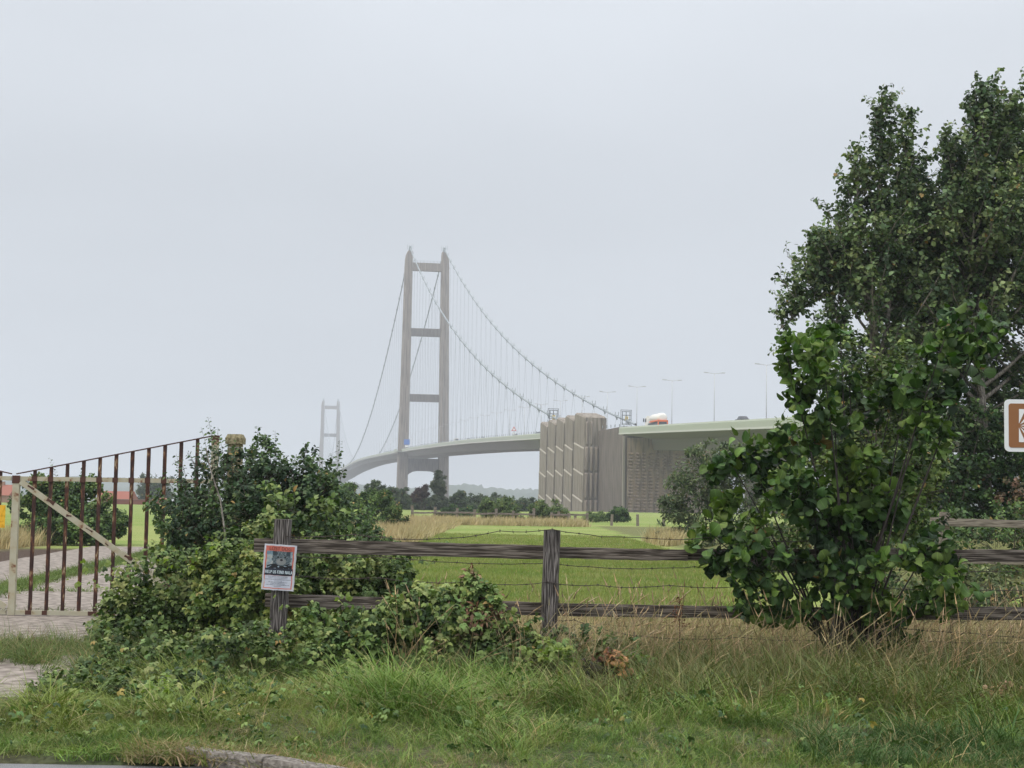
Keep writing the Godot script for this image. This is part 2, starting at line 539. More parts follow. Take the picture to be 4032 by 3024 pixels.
func shrub(called: String, label: String, category: String, group: String, blobs: Array, count: int, per: int, leaf: Mesh, size: float, palette: Array, mat: Material, sd: int, opt := {}) -> Node3D:
	rng.seed = sd
	leaf_age = PackedFloat32Array()
	size_range = opt.get("sizes", Vector2(0.55, 1.15))
	var c: Vector3 = blobs[0][0]
	# break the smooth volumes up into a core and lumps of unequal size
	var lumpy := []
	for b in blobs:
		var bc: Vector3 = b[0]
		var br: Vector3 = b[1]
		lumpy.append([bc, br * opt.get("core", 0.88)])
		for k in opt.get("lumps", 8):
			var d := Vector3(rng.randfn(), rng.randfn() + 0.35, rng.randfn()).normalized()
			var f := rng.randf_range(0.22, 0.45)
			lumpy.append([bc + d * br * rng.randf_range(0.74, 0.98), Vector3(br.x + br.y + br.z, (br.x + br.y + br.z) * 0.85, br.x + br.y + br.z) / 3.0 * f])
	blobs = lumpy
	var root := thing(called, label, category, Vector3.ZERO, 0.0, group)
	var got := shoots_in(blobs, count, per, size, opt.get("jitter", 0.35), opt.get("up", 0.35), opt.get("wind", Vector3.ZERO))
	var leaves: Array = got[1]
	var twigs: Array = got[0]
	for s in opt.get("spires", []):
		var path := []
		for k in 7:
			var t := k / 6.0
			path.append((s[0] as Vector3).lerp(s[1], t) + Vector3(sin(t * 3.0) * 0.03, 0, 0))
		twigs.append(path)
		leaves_along(path, s[2] if s.size() > 2 else 26, size * (s[3] if s.size() > 3 else 0.75), 0.3, 0.3, opt.get("wind", Vector3.ZERO), leaves, 0.1)
	var stems := []
	var g: float = opt.get("ground", 0.0)
	for i in opt.get("stems", 5):
		var b: Array = blobs[i % blobs.size()]
		var foot := Vector3(c.x + rng.randf_range(-0.25, 0.25) * blobs[0][1].x, g, c.z + rng.randf_range(-0.3, 0.3) * blobs[0][1].z)
		if opt.has("foot"):
			foot = opt.foot + Vector3(rng.randf_range(-0.15, 0.15), 0, rng.randf_range(-0.15, 0.15))
		var top: Vector3 = b[0] + Vector3(rng.randf_range(-0.5, 0.5), rng.randf_range(-0.3, 0.6), rng.randf_range(-0.5, 0.5)) * b[1]
		var mid := foot.lerp(top, 0.5) + Vector3(0, 0.1, 0)
		var path := []
		for k in 6:
			var t := k / 5.0
			path.append(foot.lerp(mid, t).lerp(mid.lerp(top, t), t))
		stems.append(path)
	var th: float = opt.get("thick", 0.02)
	part("stem", twig_mesh(stems, th, th * 0.3, 5), opt.get("bark", M.twig), root)
	part("twig", twig_mesh(twigs, th * 0.22, th * 0.08, 3), opt.get("bark", M.twig), root).set_meta("kind", "stuff")
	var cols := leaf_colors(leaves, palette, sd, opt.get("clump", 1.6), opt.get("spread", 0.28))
	var single: int = opt.get("single", 0)
	if single > 0:
		# the leaves that show largest stand as parts of their own, the rest as one part
		var order := range(leaves.size())
		var cam := Vector3(0, 1.6, 0)
		order.sort_custom(func(p, q): return leaves[p].origin.z - leaves[p].origin.distance_to(c) * 0.0 > leaves[q].origin.z)
		var tones := []
		for k in 8:
			var v := (k + 0.5) / 8.0 * (palette.size() - 1)
			var q := mini(int(v), palette.size() - 2)
			var m: StandardMaterial3D = mat.duplicate()
			m.vertex_color_use_as_albedo = false
			m.albedo_color = vary((palette[q] as Color).lerp(palette[q + 1], v - q), 0.2).linear_to_srgb()
			tones.append(m)
		var kinds: Array = opt.get("variants", [leaf])
		var rest := []
		var rest_cols := []
		for k in kinds:
			rest.append([])
			rest_cols.append(PackedColorArray())
		for i in order.size():
			if i < single:
				var o := MeshInstance3D.new()
				o.mesh = kinds[i % kinds.size()]
				o.transform = leaves[order[i]]
				var lum: float = cols[order[i]].g
				var best := 0
				for k in 8:
					var tc: Color = (tones[k] as StandardMaterial3D).albedo_color.srgb_to_linear()
					var bc: Color = (tones[best] as StandardMaterial3D).albedo_color.srgb_to_linear()
					if absf(tc.g - lum) < absf(bc.g - lum): best = k
				o.material_override = tones[best]
				o.name = "leaf" if i == 0 else "leaf_%03d" % i
				root.add_child(o, true)
			else:
				rest[i % kinds.size()].append(leaves[order[i]])
				rest_cols[i % kinds.size()].append(cols[order[i]])
		for k in kinds.size():
			scatter("foliage" if k == 0 else "foliage_%03d" % k, kinds[k], mat, rest[k], rest_cols[k], root)
	else:
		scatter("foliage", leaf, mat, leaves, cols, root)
	return root


# an upright tree with ascending limbs; leaders: list of tips; reach(t): limb length at share t of the height
func tree(called: String, label: String, group: String, base: Vector3, leaders: Array, trunk_r: float, limbs: int, reach: Array, low: float, leaf: Mesh, size: float, per: int, palette: Array, sd: int, category := "tree", bark: Material = null) -> Node3D:
	rng.seed = sd
	leaf_age = PackedFloat32Array()
	size_range = Vector2(0.5, 1.35)
	var root := thing(called, label, category, base, 0.0, group)
	var trunk := begin()
	var limb := begin()
	var twigs := []
	var leaves := []
	var wind := Vector3(0.55, 0.05, 0.1)
	for li in leaders.size():
		var tip: Vector3 = leaders[li] - base
		var from: Vector3 = Vector3.ZERO if li == 0 else (leaders[0] - base) * (0.3 + 0.08 * li)
		var path := []
		for k in 10:
			var t := k / 9.0
			var p: Vector3 = from.lerp(tip, t) + Vector3(sin(t * 7 + sd) * 0.1, 0, cos(t * 5 + sd) * 0.1) * (1 - t) * t * 4
			if li: p = p + (Vector3(tip.x - from.x, 0, tip.z - from.z) * 0.35 * t * (1 - t))
			path.append(p)
		tube(trunk if li == 0 else limb, path, trunk_r if li == 0 else trunk_r * 0.5, 0.012, 9)
		var n := limbs if li == 0 else int(limbs * 0.4)
		for i in n:
			var t := lerpf(low if li == 0 else 0.12, 0.98, pow((i + rng.randf()) / n, 0.85))
			var f := t * 9
			var q := mini(int(f), 8)
			var at: Vector3 = path[q].lerp(path[q + 1], f - q)
			var v := clampf(t, 0, 0.999) * (reach.size() - 1)
			var k := int(v)
			var ln := lerpf(reach[k], reach[k + 1], v - k) * rng.randf_range(0.6, 1.1) * (1.0 if li == 0 else 0.6)
			var a := i * 2.4 + rng.randf_range(-0.4, 0.4)
			var rise := lerpf(0.05, 1.5, t) + rng.randf_range(-0.15, 0.3)
			var dir := Vector3(cos(a), rise, sin(a)).normalized()
			var bp := []
			for s in 6:
				var u := s / 5.0
				bp.append(at + dir * ln * u + Vector3.UP * ln * 0.22 * u * u + Vector3(rng.randfn(), rng.randfn(), rng.randfn()) * 0.03 * ln * u)
			tube(limb, bp, maxf(0.012, 0.018 * ln), 0.006, 5, false)
			var tw := int(ln * 9) + 4
			for s in tw:
				var u := lerpf(0.25, 1.0, (s + rng.randf()) / tw)
				var g := u * 5
				var w := mini(int(g), 4)
				var p: Vector3 = bp[w].lerp(bp[w + 1], g - w)
				var td := (dir * 0.7 + Vector3(rng.randfn(), rng.randfn() + 0.35, rng.randfn()) * 0.75 + wind * 0.3).normalized()
				var tl := rng.randf_range(0.22, 0.55) * lerpf(0.75, 1.1, 1 - t)
				var tp := [p, p + td * tl * 0.5, p + td * tl + Vector3(0.05, 0.03, 0)]
				twigs.append(tp)
				leaves_along(tp, per, size, 0.5, 0.25, wind, leaves, 0.15)
	part("trunk", commit(trunk), bark if bark else M.bark, root)
	part("limb", commit(limb), bark if bark else M.bark, root)
	part("twig", twig_mesh(twigs, 0.005, 0.003, 3), M.twig, root).set_meta("kind", "stuff")
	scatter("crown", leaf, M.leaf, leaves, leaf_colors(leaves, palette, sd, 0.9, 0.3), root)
	return root

# ---------------------------------------------------------------- ground
func ground_y(x: float, z: float) -> float:
	var d := -z
	var y := 0.0
	if d > 25: y = lerpf(0.0, -0.25, clampf((d - 25) / 95.0, 0, 1))
	if d > 250: y = lerpf(-0.25, -2.2, clampf((d - 250) / 180.0, 0, 1))
	if d > 500: y = lerpf(-2.2, -7.0, clampf((d - 500) / 60.0, 0, 1))
	# the bank the trees on the right stand on
	var bank := smoothstep(5.5, 9.5, x) * smoothstep(24, 31, d) * (1 - smoothstep(60, 90, d))
	y += bank * 0.9
	# rough verge
	if d > 9.6 and d < 24 and not on_track(x, z, 0.3):
		var m := smoothstep(9.6, 11.0, d) * (1 - smoothstep(20, 24, d))
		y += m * (0.04 * sin(x * 2.1 + z * 1.3) + 0.03 * sin(x * 4.7 - z * 3.1) + 0.02)
	return y


func on_track(x: float, z: float, margin := 0.0) -> bool:
	var d := -z
	if d < 11.6 or d > 60: return false
	return x < -3.65 - (d - 12.4) * 0.195 + margin and x > -10.6 - maxf(0, d - 30) * 0.02


func verge_edge(x: float) -> float:   # z of the edge between grass and road
	return -9.42 - 0.1 * sin(x * 1.7) if x < -2.0 else lerpf(-9.52, -7.9, clampf((x + 2.0) / 2.0, 0, 1))


func field_tone(x: float, z: float, n: FastNoiseLite) -> Color:
	var d := -z
	var a := n.get_noise_2d(x, z)
	var b := n.get_noise_2d(x * 6, z * 6)
	var soil := Color(0.085, 0.068, 0.04)
	var green := Color(0.215, 0.295, 0.06).lerp(Color(0.3, 0.335, 0.1), clampf(a * 1.5 + 0.4 + b * 0.6, 0, 1))
	var tan := Color(0.37, 0.3, 0.16).lerp(Color(0.27, 0.22, 0.105), clampf(b + 0.5, 0, 1))
	if d < 9.0: return soil
	if d < 15.5: return soil.lerp(Color(0.05, 0.075, 0.025), clampf(b + 0.5, 0, 1))
	if d < 21.5: return tan.lerp(soil, 0.35)
	if d < 26: green = tan.lerp(green, smoothstep(21.5 + b, 25.5 + b, d))
	var k := 0.0
	# uncut margins of the pasture
	if d > 52 and d < 122: k = maxf(k, smoothstep(-7.4, -6.6, x) * (1 - smoothstep(-3.9, -3.4, x + b * 0.4)))
	if d > 108 and d < 124: k = maxf(k, smoothstep(107, 110, d + b) * (1 - smoothstep(4.2, 5.6, x)) * smoothstep(-9, -6, x))
	var scrub := smoothstep(5.7, 6.3, x + b * 0.5) if d < 110 and d > 26 else 0.0
	if false: k = maxf(k, smoothstep(5.7, 6.3, x + b * 0.5) * (0.5 if d < 52 or d > 75 else 1.0))
	if x < -9.5 and d < 58: k = maxf(k, (1 - smoothstep(-14.6, -13.6, x + b * 0.6)) * (1 - smoothstep(46, 52, d + b * 3)))
	if d > 400 and d < 480: k = maxf(k, 0.5)
	var c := green.lerp(tan, k)
	c = c.lerp(Color(0.14, 0.135, 0.055), scrub * 0.8)
	if x < -9.6 and d < 62 and d > 20: c = c.lerp(Color(0.075, 0.05, 0.033), (1 - smoothstep(-10.2, -9.6, x)) * smoothstep(-15.5, -13.5, x) * smoothstep(27, 30, d) * (1 - smoothstep(44, 47, d)))
	if d > 125: c = c.lerp(Color(0.26, 0.325, 0.09), 0.5)
	return c


func build_ground() -> void:
	var n := FastNoiseLite.new()
	n.seed = 12
	n.frequency = 0.05
	var zs := []
	var z := 40.0
	while z > -570:
		zs.append(z)
		var d := -z
		z -= 8.0 if d < 4 else 0.25 if d < 27 else clampf(d * 0.018, 0.5, 8)
	zs.append(-572.0)
	var xs := []
	var x := -700.0
	while x < 700:
		xs.append(x)
		var e := absf(x)
		x += 0.3 if e < 13 else clampf((e - 12) * 0.12, 0.35, 40)
	xs.append(700.0)
	var v := PackedVector3Array()
	var c := PackedColorArray()
	var ix := PackedInt32Array()
	for zz in zs:
		for xx in xs:
			v.append(Vector3(xx, ground_y(xx, zz) - (0.09 if zz > verge_edge(xx) + 0.02 else 0.0), zz))
			c.append(field_tone(xx, zz, n))
	var w := xs.size()
	for i in zs.size() - 1:
		for j in w - 1:
			var p := i * w + j
			ix.append_array([p, p + w, p + w + 1, p, p + w + 1, p + 1])
	var arr := []
	arr.resize(Mesh.ARRAY_MAX)
	arr[Mesh.ARRAY_VERTEX] = v
	arr[Mesh.ARRAY_COLOR] = c
	arr[Mesh.ARRAY_INDEX] = ix
	var am := ArrayMesh.new()
	am.add_surface_from_arrays(Mesh.PRIMITIVE_TRIANGLES, arr)
	var st := SurfaceTool.new()
	st.create_from(am, 0)
	st.generate_normals()
	var mat := tri_mat(noise_tex(512, 512, 71, 0.06, 1, [Color(0.5, 0.5, 0.48), Color(0.8, 0.8, 0.78), Color(1, 1, 1)], 2.0), Vector3.ONE * 0.4, 0.95, noise_tex(256, 256, 72, 0.12, 1, [Color.BLACK, Color.WHITE]), 3.0, true)
	mat.vertex_color_use_as_albedo = true
	part("ground", st.commit(), mat).set_meta("kind", "structure")
	# road
	st = begin()
	quad(st, Vector3(-60, -0.03, -10.4), Vector3(60, -0.03, -10.4), Vector3(60, -0.03, 6), Vector3(-60, -0.03, 6))
	part("road", commit(st), M.tarmac).set_meta("kind", "structure")
	# river and the land beyond it
	st = begin()
	quad(st, Vector3(-900, -4.2, -2620), Vector3(900, -4.2, -2620), Vector3(900, -4.2, -535), Vector3(-900, -4.2, -535))
	var wm := flat_mat(Color(0.16, 0.14, 0.11), 0.25)
	wm.heightmap_enabled = true
	part("river", commit(st), flat_mat(Color(0.16, 0.14, 0.11), 0.25)).set_meta("kind", "structure")
	var hn := FastNoiseLite.new()
	hn.seed = 33
	hn.frequency = 0.012
	hn.fractal_octaves = 5
	st = begin()
	st.set_smooth_group(0)
	var rows := [[0, 0.0], [12, 0.55], [60, 0.75], [140, 0.9], [220, 1.0], [320, 1.05]]
	var step := 6.0
	var prev := []
	for i in int(1800 / step) + 1:
		var hx := -900 + i * step
		var now := []
		for r in rows:
			var hz: float = -2560.0 - r[0] + 20 * sin(hx * 0.01)
			var hy: float = -4.5 + r[1] * (25.0 + 12 * hn.get_noise_2d(hx * 0.25, 5)) + (10.0 * hn.get_noise_2d(hx * 3.6, hz * 2) if r[1] > 0 else 0.0)
			now.append(Vector3(hx, hy, hz))
		if i:
			for k in rows.size() - 1:
				quad(st, prev[k], prev[k + 1], now[k + 1], now[k])
		prev = now
	var wood := tri_mat(noise_tex(256, 256, 75, 0.03, 1, [Color(0.02, 0.03, 0.014), Color(0.05, 0.075, 0.03), Color(0.09, 0.12, 0.045)], 2.0), Vector3.ONE / 60.0, 0.95, null, 0, true)
	part("hills", commit(st), wood).set_meta("kind", "structure")
	build_track()


func build_track() -> void:
	var root := thing("concrete_track", "", "")
	root.set_meta("kind", "structure")
	rng.seed = 91
	# two lanes of cast slabs with a grassy gap between them, drifting to the left as they run away
	var edge := func(k: int, z: float) -> float:
		var drift := maxf(0, -z - 22) * 0.095
		if k < 2: return [-10.3, -7.95][k] - drift
		return [-7.72, minf(-3.2, -3.45 - (-z - 12.4) * 0.16)][k - 2] - drift * (1.0 if k == 2 else 0.3)
	for ln in 2:
		var z := -12.0
		while z > -46:
			var len := 4.3 + rng.randf_range(-0.4, 0.5)
			var st := begin()
			var z1 := z - len + 0.035
			var y := ground_y(-7, z - 2) + rng.randf_range(0.015, 0.024)
			var ring := PackedVector3Array()
			var a0: float = edge.call(ln * 2, z)
			var a1: float = edge.call(ln * 2 + 1, z)
			var b0: float = edge.call(ln * 2, z1)
			var b1: float = edge.call(ln * 2 + 1, z1)
			for k in 5: ring.append(Vector3(lerpf(a0, a1, k / 4.0), y + rng.randf_range(-0.003, 0.003), z + rng.randf_range(-0.02, 0.02)))
			for k in 5: ring.append(Vector3(lerpf(b1, b0, k / 4.0), y + rng.randf_range(-0.003, 0.003), z1 + rng.randf_range(-0.02, 0.02)))
			var low := PackedVector3Array()
			for p in ring: low.append(p - Vector3(0, 0.14, 0))
			skin(st, [low, ring])
			part("slab", commit(st), M.slab, root)
			z -= len


# ---------------------------------------------------------------- the bridge
var DS := [-1000.0, -733.0, -618.0, -505.0, -310.0, -100.0, 0.0, 186.0, 443.0, 731.0, 952.0, 1180.0, 1408.0, 1700.0]
var DY := [8.5, 16.6, 20.0, 22.9, 27.6, 31.2, 32.5, 34.6, 36.4, 33.8, 29.0, 24.5, 20.5, 15.0]


func deck_y(s: float) -> float:
	var i := 0
	while i < DS.size() - 2 and DS[i + 1] < s:
		i += 1
	var p0 := maxi(i - 1, 0)
	var p3 := mini(i + 2, DS.size() - 1)
	var h: float = DS[i + 1] - DS[i]
	var m1: float = (DY[i + 1] - DY[p0]) / (DS[i + 1] - DS[p0]) * h
	var m2: float = (DY[p3] - DY[i]) / (DS[p3] - DS[i]) * h
	var t: float = clampf((s - DS[i]) / h, 0, 1)
	var t2 := t * t
	var t3 := t2 * t
	return (2 * t3 - 3 * t2 + 1) * DY[i] + (t3 - 2 * t2 + t) * m1 + (-2 * t3 + 3 * t2) * DY[i + 1] + (t3 - t2) * m2


func cable_y(s: float) -> float:
	if s < 0:
		var t := -s / 530.0
		return lerpf(163.7, 25.2, t) - 16.0 * 4 * t * (1 - t)
	if s <= 1408:
		var t := s / 1408.0
		return lerpf(163.7, 150.7, t) - 122.0 * 4 * t * (1 - t)
	var t := (s - 1408) / 280.0
	return lerpf(150.7, 12.0, t) - 9.0 * 4 * t * (1 - t)


func bp(s: float, off: float, y: float) -> Vector3:
	return Vector3(-off, y, -s)


func bridge_point(s: float, off: float, y: float) -> Vector3:
	return BRIDGE_AT + Basis(Vector3.UP, BRIDGE_TURN) * bp(s, off, y)


func along_deck(profile: Array, s0: float, s1: float, step: float) -> ArrayMesh:
	var st := begin()
	var rings := []
	var n := int(ceil((s1 - s0) / step))
	for i in n + 1:
		var s := lerpf(s0, s1, float(i) / n)
		var r := PackedVector3Array()
		for p in profile:
			r.append(bp(s, p[0], deck_y(s) + p[1]))
		rings.append(r)
	skin(st, rings)
	return commit(st)


func bridge_box(st: SurfaceTool, s0: float, s1: float, o0: float, o1: float, y0: float, y1: float) -> void:
	box2(st, Vector3(-maxf(o0, o1), y0, -maxf(s0, s1)), Vector3(-minf(o0, o1), y1, -minf(s0, s1)))


func tower_part(s: float, drop: float, label: String) -> void:
	var root := Node3D.new()
	root.name = "tower" if not bridge.has_node("tower") else "tower_001"
	bridge.add_child(root, true)
	root.position = bp(s, 0, -drop)
	root.set_meta("label", label)
	for side in [-1, 1]:
		var st := begin()
		var rings := []
		# y, centre offset, width across, depth along, inner cut
		for q in [[-12.0, 13.6, 7.2, 7.0], [0.0, 13.4, 6.9, 6.7], [32.0, 13.05, 6.5, 6.2], [80.0, 12.55, 5.9, 5.6], [130.0, 12.1, 5.3, 5.0], [151.0, 11.95, 5.1, 4.9], [155.5, 11.85, 4.9, 4.85], [158.5, 11.65, 4.4, 4.8], [160.6, 11.35, 3.6, 4.7], [161.6, 11.1, 2.7, 4.4]]:
			var r := PackedVector3Array()
			var w: float = q[2] / 2
			var d: float = q[3] / 2
			var e := 0.45
			for k in [[-w, -d + e], [-w + e, -d], [-0.5, -d], [-0.35, -d + 0.3], [0.35, -d + 0.3], [0.5, -d], [w - e, -d], [w, -d + e], [w, -0.5], [w - 0.3, -0.35], [w - 0.3, 0.35], [w, 0.5], [w, d - e], [w - e, d], [0.5, d], [0.35, d - 0.3], [-0.35, d - 0.3], [-0.5, d], [-w + e, d], [-w, d - e], [-w, 0.5], [-w + 0.3, 0.35], [-w + 0.3, -0.35], [-w, -0.5]]:
				r.append(Vector3(side * q[1] + k[0], q[0], k[1]))
			rings.append(r)
		skin(st, rings)
		part("leg", commit(st), M.stained, root)
		# saddle housing and its aerials
		st = begin()
		box(st, Vector3(side * 11.2, 162.3, 0), Vector3(1.7, 2.2, 4.2))
		box(st, Vector3(side * 11.2, 163.9, 0), Vector3(1.1, 1.4, 2.6))
		for k in [-1.6, -0.5, 0.8, 1.7]:
			box(st, Vector3(side * 11.2 + k, 163.7 + absf(k) * 0.4, k * 0.8), Vector3(0.16, 3.4, 0.16))
		box(st, Vector3(side * 11.2, 164.3, 0), Vector3(3.4, 0.15, 0.15))
		part("saddle", commit(st), M.steel, root)
	for b in [[148.8, 153.9, 9.4], [106.0, 111.0, 9.7], [63.4, 68.2, 9.9]]:
		var st := begin()
		box(st, Vector3(0, (b[0] + b[1]) / 2, 0), Vector3(b[2] * 2, b[1] - b[0], 4.0))
		if b[0] < 140:
			for k in 10:
				var x: float = lerpf(-b[2] + 1, b[2] - 1, k / 9.0)
				box(st, Vector3(x, (b[0] + b[1]) / 2, 2.0), Vector3(0.8, b[1] - b[0] - 0.6, 0.7))
		part("cross_beam", commit(st), M.stained if b[0] > 140 else M.dark_concrete, root)
	# portal below the deck with curved haunches
	var st := begin()
	var rings := []
	for i in 13:
		var u := i / 12.0 * 2 - 1
		var low := 18.6 - 3.2 * pow(absf(u), 4)
		var x := u * 10.4
		rings.append(PackedVector3Array([Vector3(x, low, 2.2), Vector3(x, 26.6, 2.2), Vector3(x, 26.6, -2.2), Vector3(x, low, -2.2)]))
	skin(st, rings)
	part("cross_beam", commit(st), M.dark_concrete, root)
	# railing on the top beam
	st = begin()
	for y in [154.6, 155.3]:
		box(st, Vector3(0, y, 1.8), Vector3(18, 0.09, 0.09))
	for k in 9:
		box(st, Vector3(-8.8 + k * 2.2, 154.7, 1.8), Vector3(0.12, 1.5, 0.12))
	part("railing", commit(st), M.steel, root)
	st = begin()
	box(st, Vector3(0, -9 , 0), Vector3(44, 10, 16))
	part("pier", commit(st), M.dark_concrete, root)


func build_bridge() -> void:
	bridge = thing("suspension_bridge", "long grey concrete suspension bridge curving away into the mist behind the field", "bridge", BRIDGE_AT, BRIDGE_TURN)
	tower_part(0, 0, "nearer tall concrete tower with four cross beams")
	tower_part(1408, 13, "far pale tower fading in the mist")
	# deck
	part("box_girder", along_deck([[11.2, -1.95], [-11.2, -1.95], [-9.6, -4.9], [9.6, -4.9]], -515, 1688, 24), M.girder, bridge)
	for sg in [1, -1]:
		for run in [[-900.0, -617.0], [-515.0, 1688.0]]:
			part("parapet", along_deck([[14.25 * sg, -0.35], [14.1 * sg, 0.0], [13.9 * sg, 0.0], [13.9 * sg, -1.5], [14.25 * sg, -1.5]], run[0], run[1], 24), M.sage, bridge)
			part("deck_edge", along_deck([[14.35 * sg, -1.5], [11.0 * sg, -1.5], [11.0 * sg, -1.9], [14.35 * sg, -1.85]], run[0], run[1], 24), M.pale_edge, bridge)
	part("roadway", along_deck([[10.9, -0.4], [-10.9, -0.4], [-10.9, -1.9], [10.9, -1.9]], -900, 1688, 24), M.tarmac, bridge)
	# railings and the little posts on the edge
	for sg in [1, -1]:
		var st := begin()
		var s := -612.0
		while s < 150:
			if true:
				box(st, bp(s, (14.0 if s > -512 else 11.8) * sg, deck_y(s) + (0.35 if s > -512 else 0.6)), Vector3(0.16, 0.75, 0.3))
			s += 5.0
		part("railing", commit(st), M.steel, bridge).set_meta("kind", "stuff")
	# approach span girder and piers
	part("approach_girder", along_deck([[5.2, -1.95], [-5.2, -1.95], [-4.6, -5.6], [4.6, -5.6]], -900, -614, 24), M.girder, bridge)
	part("soffit", along_deck([[13.8, -1.92], [-13.8, -1.92], [-5.0, -2.9], [5.0, -2.9]], -900, -618, 24), M.girder, bridge)
	for s in [-690.0, -765.0, -840.0]:
		var st := begin()
		bridge_box(st, s - 1.2, s + 1.2, -4.4, 4.4, -3, deck_y(s) - 5.6)
		part("approach_pier", commit(st), M.concrete, bridge)
	# walkway bays that go round the legs of the near tower
	for sg in [1, -1]:
		var st := begin()
		var y := deck_y(0)
		bridge_box(st, -9, 9, 14.4 * sg, 18.2 * sg, y - 1.9, y - 1.55)
		bridge_box(st, -9, 9, 18.0 * sg, 18.2 * sg, y - 1.55, y - 0.1)
		part("walkway_bay", commit(st), M.sage, bridge)
	build_cables()
	build_anchorage()


func build_cables() -> void:
	for off in [11.3, -11.3]:
		for seg in [[-530.0, 0.0], [0.0, 1408.0], [1408.0, 1688.0]]:
			var path := []
			var n := int((seg[1] - seg[0]) / 12.0)
			for i in n + 1:
				var s: float = lerpf(seg[0], seg[1], float(i) / n)
				path.append(bp(s, off, cable_y(s)))
			var st := begin()
			tube(st, path, 0.36, 0.36, 8, false)
			part("main_cable", commit(st), M.steel, bridge)
	# clamps with their pairs of uprights, and hand ropes between
	var st := begin()
	tube(st, [Vector3(0, 0, -0.8), Vector3(0, 0, 0.8)], 0.55, 0.55, 8)
	for x in [-0.55, 0.55]:
		box(st, Vector3(x, 0.75, 0), Vector3(0.14, 1.5, 0.14))
	box(st, Vector3(0, -0.6, 0), Vector3(0.3, 1.0, 1.0))
	var clamp_mesh := commit(st)
	var clamps := []
	var hang := []
	var spots := []
	for k in range(1, 30): spots.append(-18.0 * k + (2.0 if k == 29 else 0.0))
	for k in range(1, 78): spots.append(18.05 * k)
	var ropes := begin()
	for off in [11.3, -11.3]:
		var last := Vector3.ZERO
		for s in spots:
			var y := cable_y(s)
			var slope := atan2(cable_y(s + 2) - cable_y(s - 2), 4.0)
			if s < 720:
				clamps.append(Transform3D(Basis(Vector3.RIGHT, slope), bp(s, off, y)))
			var top := bp(s, off, y - 0.5)
			for q in [-9.0, 9.0]:
				var s2: float = s + q
				if s2 < -512: continue
				var foot := bp(s2, off, deck_y(s2) - 1.4)
				if foot.y > y - 1.5: continue
				hang.append([top, foot, absf(s)])
	pieces("cable_clamp", clamp_mesh, M.steel, bridge, clamps)
	hang.sort_custom(func(p, q): return p[0].z > q[0].z)
	st = begin()
	tube(st, [Vector3(0, 0, 0), Vector3(0, 1, 0)], 0.036, 0.036, 5, false)
	var rod := commit(st)
	var xfs := []
	var rest := begin()
	for i in hang.size():
		var a: Vector3 = hang[i][0]
		var b: Vector3 = hang[i][1]
		if i < 300:
			var y := a - b
			var x := y.cross(Vector3(1, 0, 0)).normalized()
			xfs.append(Transform3D(Basis(y.normalized().cross(x).normalized() , y, x), b))
		else:
			tube(rest, [b, a], 0.036, 0.036, 4, false)
	pieces("hanger", rod, M.steel, bridge, xfs)
	part("far_hangers", commit(rest), M.steel, bridge).set_meta("kind", "stuff")


